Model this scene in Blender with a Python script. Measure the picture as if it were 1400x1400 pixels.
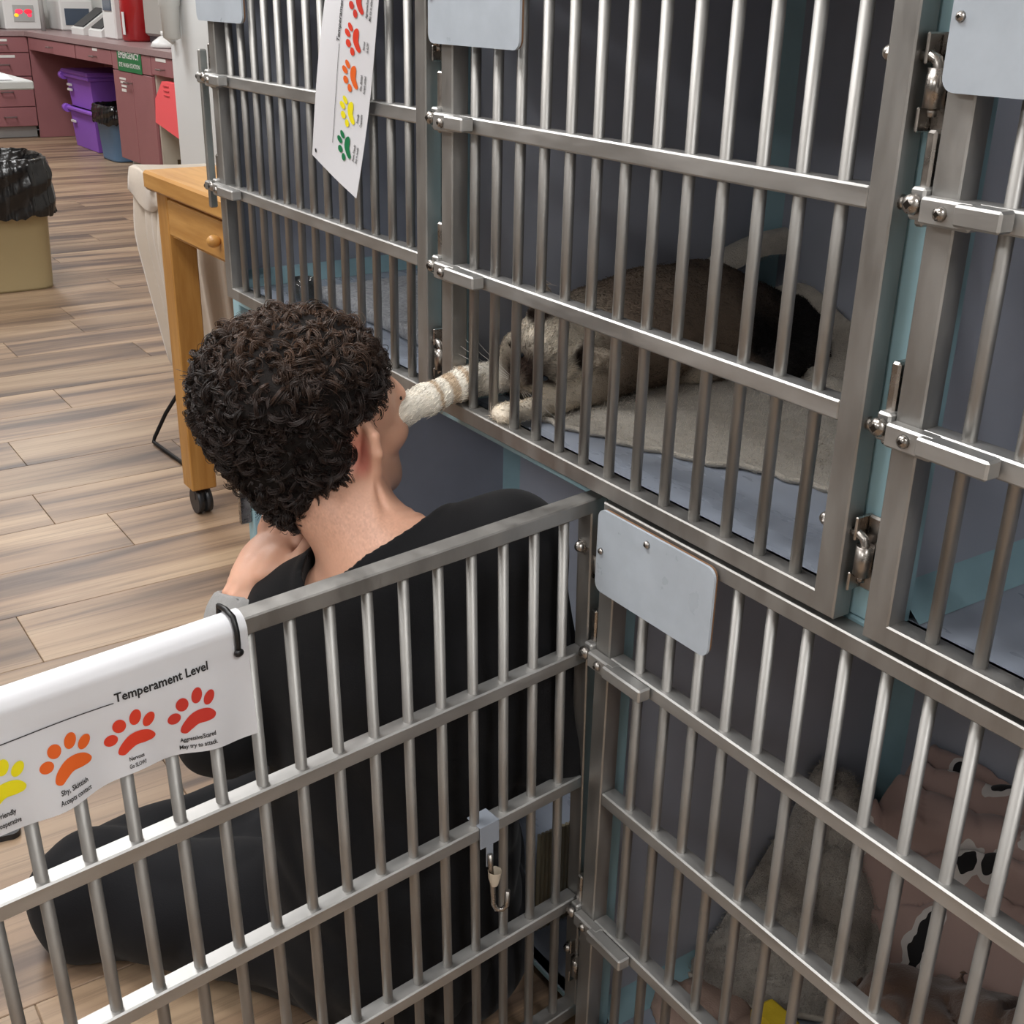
import bpy, math, random
import numpy as np
from mathutils import Matrix, Vector

random.seed(7)
rng = np.random.default_rng(11)
scene = bpy.context.scene
for o in list(bpy.data.objects):
    bpy.data.objects.remove(o)
COL = scene.collection

# ------------------------------------------------------------------ camera
CAM = np.array([1.2645, -0.7797, 1.3112])
YAW, PITCH, ROLL, FPX = 0.965453, -0.409141, 0.0230966, 1635.35
_f = np.array([-math.sin(YAW) * math.cos(PITCH), math.cos(YAW) * math.cos(PITCH), math.sin(PITCH)])
_r0 = np.array([math.cos(YAW), math.sin(YAW), 0.0])
_u0 = np.cross(_r0, _f)
CR = math.cos(ROLL) * _r0 + math.sin(ROLL) * _u0
CU = -math.sin(ROLL) * _r0 + math.cos(ROLL) * _u0
CF = _f
cam_data = bpy.data.cameras.new('camera')
cam_data.sensor_width = 36.0
cam_data.lens = FPX / 1400 * 36.0
cam_data.clip_start = 0.02
cam = bpy.data.objects.new('camera', cam_data)
COL.objects.link(cam)
cam.matrix_world = Matrix(((CR[0], CU[0], -CF[0], CAM[0]), (CR[1], CU[1], -CF[1], CAM[1]),
                           (CR[2], CU[2], -CF[2], CAM[2]), (0, 0, 0, 1)))
scene.camera = cam


def ray(x, y):
    return (x - 700) / FPX * CR - (y - 700) / FPX * CU + CF


def onplane(axis, x, y, v):
    d = ray(x, y)
    return CAM + d * (v - CAM[axis]) / d[axis]


# ------------------------------------------------------------------ world, exposure, ceiling lights
world = bpy.data.worlds.new('world')
scene.world = world
world.use_nodes = True
world.node_tree.nodes['Background'].inputs[0].default_value = (0.75, 0.8, 0.85, 1)
world.node_tree.nodes['Background'].inputs[1].default_value = 0.15
vs = scene.view_settings
vs.view_transform = 'Standard'
vs.look = 'None'
vs.gamma = 1.0
vs.use_curve_mapping = False
vs.exposure = 0.6
CEIL = 2.7
LIGHTS = [(-9.4, 1.0, 28), (-6.6, 1.0, 26), (-4.2, 0.2, 19), (-1.9, -0.5, 20), (-2.2, 1.7, 10), (-0.1, -0.85, 16), (2.6, -0.6, 26),
          (-4.4, -2.2, 12), (-9.0, -1.4, 10), (-0.6, -2.6, 18), (1.3, -2.8, 15)]  # closing pair, by the front wall, added as fill light for cage interiors
for lx, ly, lw in LIGHTS:
    ld = bpy.data.lights.new('ceiling_lamp', 'AREA')
    ld.shape = 'RECTANGLE'
    ld.size, ld.size_y = 1.15, 0.56
    ld.energy = lw * 1.0
    ld.color = (0.97, 0.985, 1.0)
    lo = bpy.data.objects.new('ceiling_lamp', ld)
    lo.location = (lx, ly, CEIL - 0.035)
    COL.objects.link(lo)


# ------------------------------------------------------------------ materials
def lin(c):
    return tuple(((v / 255 + 0.055) / 1.055) ** 2.4 if v > 10 else v / 255 / 12.92 for v in c)


MATS = {}


def mat(name, rgb, rough=0.5, metal=0.0, spec=0.5, var=0.0, vscale=8.0, bump=0.0, bscale=60.0, vstretch=(1, 1, 1),
        rvar=0.0, sheen=0.0, rgb2=None, coat=0.0, trans=0.0, emit=None, emit_s=0.0, detail=4.0, objvar=0.0, sss=0.0, alpha=1.0):
    if name in MATS:
        return MATS[name]
    m = bpy.data.materials.new(name)
    m.use_nodes = True
    nt = m.node_tree
    b = nt.nodes['Principled BSDF']
    I = b.inputs
    c = lin(rgb)
    I['Base Color'].default_value = (*c, 1)
    I['Roughness'].default_value = rough
    I['Metallic'].default_value = metal
    I['Specular IOR Level'].default_value = spec
    if sheen:
        I['Sheen Weight'].default_value = sheen
        I['Sheen Roughness'].default_value = 0.5
    if coat:
        I['Coat Weight'].default_value = coat
        I['Coat Roughness'].default_value = 0.15
    if trans:
        I['Transmission Weight'].default_value = trans
    if sss:
        I['Subsurface Weight'].default_value = sss
        I['Subsurface Radius'].default_value = (0.012, 0.005, 0.003)
    if emit:
        I['Emission Color'].default_value = (*lin(emit), 1)
        I['Emission Strength'].default_value = emit_s
    if alpha < 1:
        I['Alpha'].default_value = alpha
    if var or bump or rvar or rgb2 or objvar:
        tc = nt.nodes.new('ShaderNodeTexCoord')
        mp = nt.nodes.new('ShaderNodeMapping')
        mp.inputs['Scale'].default_value = vstretch
        nt.links.new(tc.outputs['Object'], mp.inputs['Vector'])
        col_out = None
        if var or rgb2 or rvar:
            n = nt.nodes.new('ShaderNodeTexNoise')
            n.inputs['Scale'].default_value = vscale
            n.inputs['Detail'].default_value = detail
            n.inputs['Roughness'].default_value = 0.6
            nt.links.new(mp.outputs[0], n.inputs['Vector'])
        if var or rgb2:
            r = nt.nodes.new('ShaderNodeValToRGB')
            c1 = lin(rgb2) if rgb2 else tuple(v * (1 + var) for v in c)
            c0 = c if rgb2 else tuple(v * (1 - var) for v in c)
            r.color_ramp.elements[0].position = 0.32
            r.color_ramp.elements[1].position = 0.68
            r.color_ramp.elements[0].color = (*c0, 1)
            r.color_ramp.elements[1].color = (*c1, 1)
            nt.links.new(n.outputs['Fac'], r.inputs['Fac'])
            col_out = r.outputs['Color']
        if objvar:
            oi = nt.nodes.new('ShaderNodeObjectInfo')
            mr = nt.nodes.new('ShaderNodeMapRange')
            mr.inputs['To Min'].default_value = 1 - objvar
            mr.inputs['To Max'].default_value = 1 + objvar
            nt.links.new(oi.outputs['Random'], mr.inputs['Value'])
            hs = nt.nodes.new('ShaderNodeHueSaturation')
            if col_out:
                nt.links.new(col_out, hs.inputs['Color'])
            else:
                hs.inputs['Color'].default_value = (*c, 1)
            nt.links.new(mr.outputs[0], hs.inputs['Value'])
            col_out = hs.outputs['Color']
        if col_out:
            nt.links.new(col_out, I['Base Color'])
        if rvar:
            mr = nt.nodes.new('ShaderNodeMapRange')
            mr.inputs['From Min'].default_value = 0.3
            mr.inputs['From Max'].default_value = 0.7
            mr.inputs['To Min'].default_value = max(0.02, rough - rvar)
            mr.inputs['To Max'].default_value = rough + rvar
            nt.links.new(n.outputs['Fac'], mr.inputs['Value'])
            nt.links.new(mr.outputs[0], I['Roughness'])
        if bump:
            n2 = nt.nodes.new('ShaderNodeTexNoise')
            n2.inputs['Scale'].default_value = bscale
            n2.inputs['Detail'].default_value = 5
            nt.links.new(mp.outputs[0], n2.inputs['Vector'])
            bp = nt.nodes.new('ShaderNodeBump')
            bp.inputs['Strength'].default_value = bump
            bp.inputs['Distance'].default_value = 0.004
            nt.links.new(n2.outputs['Fac'], bp.inputs['Height'])
            nt.links.new(bp.outputs[0], I['Normal'])
    MATS[name] = m
    return m


ALU = mat('brushed_aluminium', (160, 158, 155), 0.5, 0.92, var=0.12, vscale=30, vstretch=(1, 1, 0.25), rvar=0.1, bump=0.05, bscale=180)
ALUR = mat('aluminium_rail', (182, 181, 179), 0.46, 0.9, var=0.12, vscale=30, vstretch=(0.25, 1, 1), rvar=0.1, bump=0.05, bscale=180)
STEEL = mat('worn_steel', (165, 160, 155), 0.3, 1.0, var=0.2, vscale=60, rvar=0.12)
DARKSTEEL = mat('dark_steel', (70, 66, 62), 0.4, 1.0, var=0.2, vscale=60)
PANEL = mat('grey_laminate', (170, 174, 186), 0.42, 0, 0.4, var=0.10, vscale=3.5, rvar=0.08, bump=0.02, bscale=40)
PAN = mat('pale_floor_pan', (160, 168, 182), 0.3, 0, 0.5, var=0.07, vscale=5, vstretch=(1, 3, 1), rvar=0.1)
BLUE = mat('pale_blue_frame', (150, 184, 194), 0.4, 0, 0.5, var=0.06, vscale=12, rvar=0.08)
PLATE = mat('card_plate', (172, 180, 189), 0.35, 0, 0.5, var=0.06, vscale=22, rvar=0.1, bump=0.02, bscale=200)
PLATE_EDGE = mat('plate_backing', (120, 88, 62), 0.7)
WHITEWALL = mat('wall_paint', (214, 214, 210), 0.75, var=0.02, vscale=2, bump=0.02, bscale=200)
CEILM = mat('ceiling_tile', (225, 224, 220), 0.85, var=0.04, vscale=30, bump=0.1, bscale=120)
MAROON = mat('maroon_laminate', (150, 99, 102), 0.45, var=0.03, vscale=5)
COUNTER = mat('counter_laminate', (152, 128, 128), 0.35, var=0.05, vscale=40)
WHITEP = mat('white_plastic', (222, 222, 220), 0.4)
GREYP = mat('grey_plastic', (175, 176, 174), 0.45)
DARKP = mat('dark_plastic', (40, 42, 46), 0.4)
SCREEN = mat('screen_glass', (70, 82, 98), 0.15)
BLACKM = mat('black_metal', (22, 22, 24), 0.45, 0.4)


def plank_material():
    m = bpy.data.materials.new('vinyl_plank')
    m.use_nodes = True
    nt = m.node_tree
    L = nt.links.new
    b = nt.nodes['Principled BSDF']
    tc = nt.nodes.new('ShaderNodeTexCoord')
    geo = nt.nodes.new('ShaderNodeNewGeometry')
    oi = nt.nodes.new('ShaderNodeObjectInfo')
    mp = nt.nodes.new('ShaderNodeMapping')
    mp.inputs['Scale'].default_value = (9, 0.85, 1)
    add = nt.nodes.new('ShaderNodeVectorMath')
    add.operation = 'ADD'
    sc = nt.nodes.new('ShaderNodeMath')
    sc.operation = 'MULTIPLY'
    sc.inputs[1].default_value = 37.0
    L(oi.outputs['Random'], sc.inputs[0])
    cmb = nt.nodes.new('ShaderNodeCombineXYZ')
    L(sc.outputs[0], cmb.inputs[0])
    L(sc.outputs[0], cmb.inputs[1])
    L(sc.outputs[0], cmb.inputs[2])
    L(geo.outputs['Position'], mp.inputs['Vector'])
    L(mp.outputs[0], add.inputs[0])
    L(cmb.outputs[0], add.inputs[1])
    n1 = nt.nodes.new('ShaderNodeTexNoise')
    n1.inputs['Scale'].default_value = 1.0
    n1.inputs['Detail'].default_value = 3
    n1.inputs['Distortion'].default_value = 0.6
    L(add.outputs[0], n1.inputs['Vector'])
    mp2 = nt.nodes.new('ShaderNodeMapping')
    mp2.inputs['Scale'].default_value = (9, 1.6, 4)
    L(add.outputs[0], mp2.inputs['Vector'])
    n2 = nt.nodes.new('ShaderNodeTexNoise')
    n2.inputs['Scale'].default_value = 1.0
    n2.inputs['Detail'].default_value = 6
    n2.inputs['Roughness'].default_value = 0.7
    n2.inputs['Distortion'].default_value = 0.35
    L(mp2.outputs[0], n2.inputs['Vector'])
    r1 = nt.nodes.new('ShaderNodeValToRGB')
    els = r1.color_ramp.elements
    els[0].position = 0.34
    els[0].color = (*lin((92, 76, 66)), 1)
    els[1].position = 0.66
    els[1].color = (*lin((168, 144, 118)), 1)
    e = els.new(0.5)
    e.color = (*lin((142, 118, 96)), 1)
    L(n1.outputs['Fac'], r1.inputs['Fac'])
    r2 = nt.nodes.new('ShaderNodeValToRGB')
    r2.color_ramp.elements[0].position = 0.3
    r2.color_ramp.elements[0].color = (0.42, 0.42, 0.44, 1)
    r2.color_ramp.elements[1].position = 0.52
    r2.color_ramp.elements[1].color = (1, 1, 1, 1)
    L(n2.outputs['Fac'], r2.inputs['Fac'])
    mx = nt.nodes.new('ShaderNodeMix')
    mx.data_type = 'RGBA'
    mx.blend_type = 'MULTIPLY'
    mx.inputs['Factor'].default_value = 0.75
    L(r1.outputs['Color'], mx.inputs['A'])
    L(r2.outputs['Color'], mx.inputs['B'])
    hs = nt.nodes.new('ShaderNodeHueSaturation')
    mr = nt.nodes.new('ShaderNodeMapRange')
    mr.inputs['To Min'].default_value = 0.84
    mr.inputs['To Max'].default_value = 1.16
    L(oi.outputs['Random'], mr.inputs['Value'])
    L(mr.outputs[0], hs.inputs['Value'])
    L(mx.outputs['Result'], hs.inputs['Color'])
    L(hs.outputs['Color'], b.inputs['Base Color'])
    b.inputs['Roughness'].default_value = 0.42
    b.inputs['Specular IOR Level'].default_value = 0.4
    bp = nt.nodes.new('ShaderNodeBump')
    bp.inputs['Strength'].default_value = 0.12
    bp.inputs['Distance'].default_value = 0.002
    L(n2.outputs['Fac'], bp.inputs['Height'])
    L(bp.outputs[0], b.inputs['Normal'])
    return m


PLANK = plank_material()


# ------------------------------------------------------------------ mesh building
class MB:
    def __init__(s):
        s.v, s.f, s.m, s.sm = [], [], [], []
        s.n = 0

    def add(s, verts, faces, mi=0, smooth=False):
        verts = np.asarray(verts, float)
        s.v.append(verts)
        for f in faces:
            s.f.append([i + s.n for i in f])
            s.m.append(mi)
            s.sm.append(smooth)
        s.n += len(verts)
        return s

    def box(s, x0, x1, y0, y1, z0, z1, bev=0.0, mi=0, M=None):
        if bev <= 0:
            v = [(x, y, z) for x in (x0, x1) for y in (y0, y1) for z in (z0, z1)]
            f = [(0, 1, 3, 2), (4, 6, 7, 5), (0, 4, 5, 1), (2, 3, 7, 6), (0, 2, 6, 4), (1, 5, 7, 3)]
        else:
            b = min(bev, (x1 - x0) / 2.01, (y1 - y0) / 2.01, (z1 - z0) / 2.01)
            idx = {}
            v = []
            X, Y, Z = (x0, x1), (y0, y1), (z0, z1)
            for i in (0, 1):
                for j in (0, 1):
                    for k in (0, 1):
                        c = (X[i], Y[j], Z[k])
                        ins = (b if i == 0 else -b, b if j == 0 else -b, b if k == 0 else -b)
                        for ax in range(3):
                            p = [c[a] + (0 if a == ax else ins[a]) for a in range(3)]
                            idx[(i, j, k, ax)] = len(v)
                            v.append(p)
            f = []
            for ax in range(3):
                o = [a for a in range(3) if a != ax]
                for sd in (0, 1):
                    q = []
                    for (a, c) in ((0, 0), (1, 0), (1, 1), (0, 1)):
                        key = [0, 0, 0]
                        key[ax] = sd
                        key[o[0]] = a
                        key[o[1]] = c
                        q.append(idx[(*key, ax)])
                    if (sd == 1) == (ax == 1):
                        q = q[::-1]
                    f.append(q)
            for ax in range(3):
                o = [a for a in range(3) if a != ax]
                for a in (0, 1):
                    for c in (0, 1):
                        k0, k1 = [0, 0, 0], [0, 0, 0]
                        k0[ax], k1[ax] = 0, 1
                        for k in (k0, k1):
                            k[o[0]], k[o[1]] = a, c
                        f.append([idx[(*k0, o[0])], idx[(*k1, o[0])], idx[(*k1, o[1])], idx[(*k0, o[1])]])
            for i in (0, 1):
                for j in (0, 1):
                    for k in (0, 1):
                        f.append([idx[(i, j, k, 0)], idx[(i, j, k, 1)], idx[(i, j, k, 2)]])
        v = np.asarray(v, float)
        if M is not None:
            v = xf(v, M)
        return s.add(v, f, mi)

    def tube(s, pts, r, n=10, mi=0, smooth=True, cap=True, sq=1.0):
        P = np.asarray(pts, float)
        k = len(P)
        R = np.full(k, r, float) if np.isscalar(r) else np.asarray(r, float)
        T = np.gradient(P, axis=0)
        T /= np.linalg.norm(T, axis=1)[:, None] + 1e-12
        a = np.array([0, 0, 1.0]) if abs(T[0][2]) < 0.9 else np.array([1.0, 0, 0])
        u = np.cross(T[0], a)
        u /= np.linalg.norm(u)
        V = []
        for i in range(k):
            u = u - T[i] * (u @ T[i])
            u /= np.linalg.norm(u)
            w = np.cross(T[i], u)
            an = np.linspace(0, 2 * math.pi, n, endpoint=False)
            V.append(P[i] + R[i] * (np.cos(an)[:, None] * u + sq * np.sin(an)[:, None] * w))
        F = []
        for i in range(k - 1):
            for j in range(n):
                F.append([i * n + j, i * n + (j + 1) % n, (i + 1) * n + (j + 1) % n, (i + 1) * n + j])
        s.add(np.concatenate(V), F, mi, smooth)
        if cap:
            base = s.n - k * n
            for ring in (list(range(n))[::-1], [(k - 1) * n + j for j in range(n)]):
                s.f.append([base + j for j in ring])
                s.m.append(mi)
                s.sm.append(False)
        return s

    def cyl(s, p0, p1, r, n=12, mi=0, r1=None, cap=True):
        return s.tube([p0, p1], [r, r if r1 is None else r1], n, mi, True, cap)

    def ell(s, c, r, nu=16, nv=10, mi=0, M=None):
        V, F = [], []
        for j in range(nv + 1):
            t = math.pi * j / nv
            for i in range(nu):
                p = 2 * math.pi * i / nu
                V.append((math.sin(t) * math.cos(p), math.sin(t) * math.sin(p), math.cos(t)))
        V = np.array(V) * np.asarray(r)
        if M is not None:
            V = xf(V, M)
        V = V + np.asarray(c)
        for j in range(nv):
            for i in range(nu):
                F.append([j * nu + i, (j + 1) * nu + i, (j + 1) * nu + (i + 1) % nu, j * nu + (i + 1) % nu])
        return s.add(V, F, mi, True)

    def grid(s, P, mi=0, smooth=True, wrap=False):
        a, b = P.shape[:2]
        F = []
        for i in range(a - 1):
            for j in range(b - 1 + (1 if wrap else 0)):
                j2 = (j + 1) % b
                F.append([i * b + j, i * b + j2, (i + 1) * b + j2, (i + 1) * b + j])
        return s.add(P.reshape(-1, 3), F, mi, smooth)

    def prism(s, poly, to3, d0, d1, mi=0, smooth=False):
        """poly: 2-D outline; to3(u, v, d) -> 3-D point; extruded between depths d0 and d1"""
        n = len(poly)
        V = [to3(u, v, d0) for u, v in poly] + [to3(u, v, d1) for u, v in poly]
        F = [list(range(n))[::-1], [n + i for i in range(n)]]
        F += [[i, (i + 1) % n, n + (i + 1) % n, n + i] for i in range(n)]
        return s.add(V, F, mi, smooth)

    def ring(s, x0, x1, z0, z1, wx, wb, wt, y0, y1, bev=0.0015, mi=0):
        """one welded rectangular frame in the xz plane with softened outer and inner edges"""
        O = [(x0, z0), (x1, z0), (x1, z1), (x0, z1)]
        Q = [(x0 + wx, z0 + wb), (x1 - wx, z0 + wb), (x1 - wx, z1 - wt), (x0 + wx, z1 - wt)]
        cx, cz = (x0 + x1) / 2, (z0 + z1) / 2

        def off(L, d):
            return [(x + (d if x < cx else -d), z + (d if z < cz else -d)) for x, z in L]
        loops = []
        for L, d in ((O, 1), (Q, -1)):
            a = [(L, y0 + bev), (off(L, d * bev), y0), (off(L, d * bev), y1), (L, y1 - bev)]
            loops.append([[(x, y, z) for x, z in P] for P, y in a])
        V = [p for lo in loops for l in lo for p in l]
        F = []

        def q(a, b):
            for i in range(4):
                j = (i + 1) % 4
                F.append([a * 4 + i, a * 4 + j, b * 4 + j, b * 4 + i])
        for a, b in ((3, 0), (0, 1), (1, 5), (5, 4), (4, 7), (7, 6), (6, 2), (2, 3)):
            q(a, b)
        return s.add(V, F, mi)

    def mesh(s, name, mats, M=None):
        V = np.concatenate(s.v) if s.v else np.zeros((0, 3))
        if M is not None:
            V = xf(V, M)
        me = bpy.data.meshes.new(name)
        me.from_pydata(V.tolist(), [], s.f)
        for m in (mats if isinstance(mats, (list, tuple)) else [mats]):
            me.materials.append(m)
        me.polygons.foreach_set('material_index', s.m)
        me.polygons.foreach_set('use_smooth', s.sm)
        me.validate()
        me.update()
        return me

    def build(s, name, mats, parent=None, M=None):
        return link(bpy.data.objects.new(name, s.mesh(name, mats, M)), parent)


def xf(V, M):
    M = np.array(M)
    return np.asarray(V) @ M[:3, :3].T + M[:3, 3]


def link(o, parent=None):
    COL.objects.link(o)
    if parent is not None:
        o.parent = parent
        if parent.type == 'EMPTY':
            o.matrix_parent_inverse = Matrix.Translation(-Vector(parent.location))
    return o


def tag(o, label=None, cat=None, group=None, kind=None):
    if label:
        o['label'] = label
    if cat:
        o['category'] = cat
    if group:
        o['group'] = group
    if kind:
        o['kind'] = kind
    return o


def thing(name, loc, label, cat, group=None):
    e = bpy.data.objects.new(name, None)
    e.location = loc
    e.empty_display_size = 0.05
    COL.objects.link(e)
    return tag(e, label, cat, group)


def inst(name, me, parent, mw):
    o = bpy.data.objects.new(name, me)
    o.matrix_basis = mw
    return link(o, parent)


def struct(o):
    o['kind'] = 'structure'
    return o


def rrect(w, h, r, n=5):
    out = []
    for cx, cy, a0 in ((w - r, r, -90), (w - r, h - r, 0), (r, h - r, 90), (r, r, 180)):
        for k in range(n + 1):
            a = math.radians(a0 + 90 * k / n)
            out.append((cx + r * math.cos(a), cy + r * math.sin(a)))
    return out


# ------------------------------------------------------------------ room shell
X0, X1, Y0, Y1 = -11.35, 3.3, -3.4, 2.78
fl = struct(MB().box(X0, X1, Y0, Y1, -0.06, -0.004).build('floor', PLANK))
PW, PL = 0.235, 1.22
pm = MB().box(-PW / 2 + 0.0006, PW / 2 - 0.0006, -PL / 2 + 0.0006, PL / 2 - 0.0006, -0.0045, 0.0, bev=0.0012).mesh('plank', PLANK)
offs = {-5: 0.17, -1: -0.135, -9: 0.483}
for i in range(-23, 11):
    xs = -1.784 + PW * (i + 0.5)
    off = offs.get(i, (i * 0.437) % 1.22)
    ylo, yhi = -1.5, 2.2
    k0 = math.floor((ylo - off) / PL)
    for k in range(k0, k0 + 6):
        yc = off + PL * (k + 0.5)
        if yc + PL / 2 < ylo or yc - PL / 2 > yhi:
            continue
        if xs > 0.45 and yc > -0.4:
            continue
        if xs > -0.75 and yc - PL / 2 > 0.05:
            continue
        inst('plank', pm, fl, Matrix.Translation((xs, yc, 0)))
struct(MB().box(X0, X1, Y0, Y1, CEIL, CEIL + 0.05).build('ceiling', CEILM))
struct(MB().box(X0 - 0.1, X0, Y0, Y1, 0, CEIL).build('wall_left', WHITEWALL))
struct(MB().box(X1, X1 + 0.1, Y0, Y1, 0, CEIL).build('wall_right', mat('wall_paint_mid', (214, 214, 212), 0.75)))
struct(MB().box(X0, X1, Y1, Y1 + 0.1, 0, CEIL).build('wall_back', WHITEWALL))
struct(MB().box(X0, X1, Y0 - 0.1, Y0, 0, CEIL).build('wall_front', mat('wall_paint_grey', (122, 120, 118), 0.75)))
struct(MB().box(-0.78, X1, 0.66, 0.76, 0, CEIL).build('wall_inner', WHITEWALL))
LPLACE = dict(zip([(a, b) for a, b, c in LIGHTS], ['the maroon corner drawers', 'the white refrigerator', 'the tan waste bin', 'the open floor before the table', 'the laundry hamper',
                                                   'the seated person', 'the closed lower cage', 'the floor beyond the trolley', 'the far end of the room', 'the front wall, added as fill for the cages', 'the front corner, added as fill for the lower cage']))
LENS = mat('light_diffuser', (240, 240, 235), 0.5, emit=(255, 248, 238), emit_s=2.2)
for lx, ly, lw in LIGHTS:
    t = thing('ceiling_light', (lx, ly, CEIL), 'flat white ceiling light panel above ' + LPLACE[(lx, ly)], 'ceiling light', 'ceiling light panels')
    MB().box(lx - .62, lx + .62, ly - .32, ly + .32, CEIL - 0.012, CEIL - 0.001, bev=0.003).build('frame', WHITEP, t)
    MB().box(lx - .58, lx + .58, ly - .29, ly + .29, CEIL - 0.02, CEIL - 0.012).build('diffuser', LENS, t)

# ------------------------------------------------------------------ cage bank
DEPTH = 0.58
BAR_R = 0.006


def corner_trim(mb, p0, p1, q0, q1):
    """thin triangular cove strip between two edges p0-p1 and q0-q1"""
    mb.add([p0, p1, q1, q0], [(0, 1, 2, 3)])


def cage(x0, x1, z0, z1, label, wl=None, wr=None):
    """x0..x1 outer, z0..z1 outer; interior panels, pale blue face frame"""
    c = thing('cat_cage', ((x0 + x1) / 2, DEPTH / 2, z0), label, 'cage', 'bank of cat cages')
    wl = x0 + 0.012 if wl is None else wl
    wr = x1 - 0.012 if wr is None else wr
    fz = z0 + 0.012
    MB().box(x0, wl, 0.03, DEPTH, z0, z1).build('left_panel', PANEL, c)
    MB().box(wr, x1, 0.03, DEPTH, z0, z1).build('right_panel', PANEL, c)
    MB().box(x0, x1, DEPTH, DEPTH + 0.012, z0, z1).build('back_panel', PANEL, c)
    MB().box(wl, wr, 0.03, DEPTH, z1 - 0.012, z1).build('ceiling_panel', PANEL, c)
    MB().box(max(wl, x0 + .031), min(wr, x1 - .031), 0.0145, 0.0325, z0 + .0117, fz).build('floor_lip', PAN, c)
    MB().box(wl, wr, 0.0325, DEPTH, z0, fz).build('floor_pan', PAN, c)
    e = 0.026
    for sx, xx in ((1, wl), (-1, wr)):
        t = MB().add([(xx, DEPTH - e, fz), (xx + sx * e, DEPTH, fz), (xx + sx * e, DEPTH, z1 - .012), (xx, DEPTH - e, z1 - .012)], [(0, 1, 2, 3)])
        t.build('cove_trim', BLUE, c)
        t = MB().add([(xx, 0.03, fz + e), (xx, DEPTH, fz + e), (xx + sx * 0.03, DEPTH, fz + 0.0005), (xx + sx * 0.03, 0.03, fz + 0.0005)], [(0, 1, 2, 3)])
        t.build('cove_trim', BLUE, c)
    t = MB().add([(wl, DEPTH, fz + e), (wr, DEPTH, fz + e), (wr, DEPTH - e, fz + .0005), (wl, DEPTH - e, fz + .0005)], [(0, 1, 2, 3)])
    t.build('cove_trim', BLUE, c)
    fr = MB()
    w = 0.03
    fr.ring(x0 + .0005, x1 - .0005, z0 + .0005, z1 - .0005, w, 0.0115, 0.02, 0.014, 0.032, 0.002)
    fr.build('face_frame', BLUE, c)
    return c


def door(c, xl, xr, rails, bars, M=Matrix(), wl=0.025, label=None):
    """stiles centred on xl and xr, rails = list of top heights (bottom first), bars = x list"""
    d = MB()
    zb, zt = rails[0] - 0.02, rails[-1]
    d.ring(xl - wl / 2, xr + wl / 2, zb, zt, wl, 0.02, 0.018, -0.0115, 0.0115)
    D = d.build('door', ALU, c, M)
    if label:
        D['label'] = label
    hr = 0.018
    r = MB().box(xl + wl / 2, xr - wl / 2, -0.0105, 0.0105, -hr, 0, 0.0018).mesh('rail', ALUR)
    for z in rails[1:-1]:
        inst('rail', r, D, M @ Matrix.Translation((0, 0, z)))
    L = rails[-1] - rails[0]
    b = MB().cyl((0, 0, -0.006), (0, 0, L - 0.012), BAR_R, 10).mesh('bar', ALU)
    for x in bars:
        inst('bar', b, D, M @ Matrix.Translation((x, 0, rails[0])))
    return D


def screw(mb, x, y, z, r=0.0045, mi=1, axis=(0, -1, 0)):
    a = np.array(axis, float)
    p = np.array([x, y, z])
    mb.tube([p, p + a * r * .5, p + a * r * .85], [r, r * .85, r * .3], 10, mi)
    mb.tube([p + a * r * .8, p + a * r * .9], [r * .42, r * .4], 4, 2)


def latch(D, x, z, M=Matrix(), lever=0.07, lift=0.012, box=True):
    """lever latch on a rail: pivot block, lever bar and round pivot screw; x is the stile centre"""
    m = MB()
    m.box(x - 0.012, x + 0.034, -0.024, -0.0108, z - 0.019, z + 0.001, 0.002)
    m.box(x + 0.022, x + 0.022 + lever, -0.03, -0.0125, z - 0.019 + lift * .3, z - 0.003 + lift * .3, 0.002)
    screw(m, x + 0.008, -0.024, z - 0.009, 0.006)
    screw(m, x - 0.02, -0.020, z - 0.006, 0.0085)
    m.box(x - 0.026, x - 0.0125, -0.018, -0.004, z - 0.018, z + 0.006, 0.002)
    m.build('latch', [ALUR, STEEL, DARKSTEEL], D, M)


def strike(c, x, z, M=Matrix()):
    m = MB()
    m.box(x - 0.0045, x + 0.0045, -0.010, 0.0138, z - 0.034, z + 0.036, 0.002)
    m.build('strike_plate', STEEL, c, M)


def hinge(c, x, z):
    """fixed leaf on the face frame with a lift-off knuckle"""
    m = MB()
    m.box(x - 0.006, x + 0.026, 0.0085, 0.0138, z - 0.04, z + 0.03, 0.002)
    m.box(x - 0.008, x - 0.005, -0.006, 0.0138, z + 0.008, z + 0.03, 0.001)
    m.box(x - 0.008, x - 0.005, -0.006, 0.0138, z - 0.04, z - 0.022, 0.001)
    m.cyl((x + 0.003, -0.001, z - 0.022), (x + 0.003, -0.001, z + 0.006), 0.0078, 14)
    m.cyl((x + 0.003, -0.001, z - 0.028), (x + 0.003, -0.001, z - 0.022), 0.004, 10)
    for dz in (0.018, -0.031):
        screw(m, x + 0.013, 0.0085, z + dz, 0.0048)
    m.build('hinge', [STEEL, STEEL, DARKSTEEL], c)


def hinge_pin(D, x, z, s=1, M=Matrix()):
    """bent pin through the stile with an acorn nut on the inner face"""
    m = MB()
    P = [(x + 0.012, -0.001, z + 0.014), (x + 0.020, -0.001, z + 0.014), (x + 0.026, -0.001, z + 0.011), (x + 0.028, -0.001, z + 0.006), (x + 0.028, -0.001, z - 0.002)]
    m.tube(P, 0.0042, 10)
    m.build('hinge_pin', STEEL, D, M)
    m = MB()
    m.tube([(x - 0.0125, 0, z + 0.014), (x - 0.0165, 0, z + 0.014)], 0.008, 6, smooth=False)
    m.ell((x - 0.0175, 0, z + 0.014), (0.0075, 0.0065, 0.0065), 12, 8)
    m.build('acorn_nut', STEEL, D, M)


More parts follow.
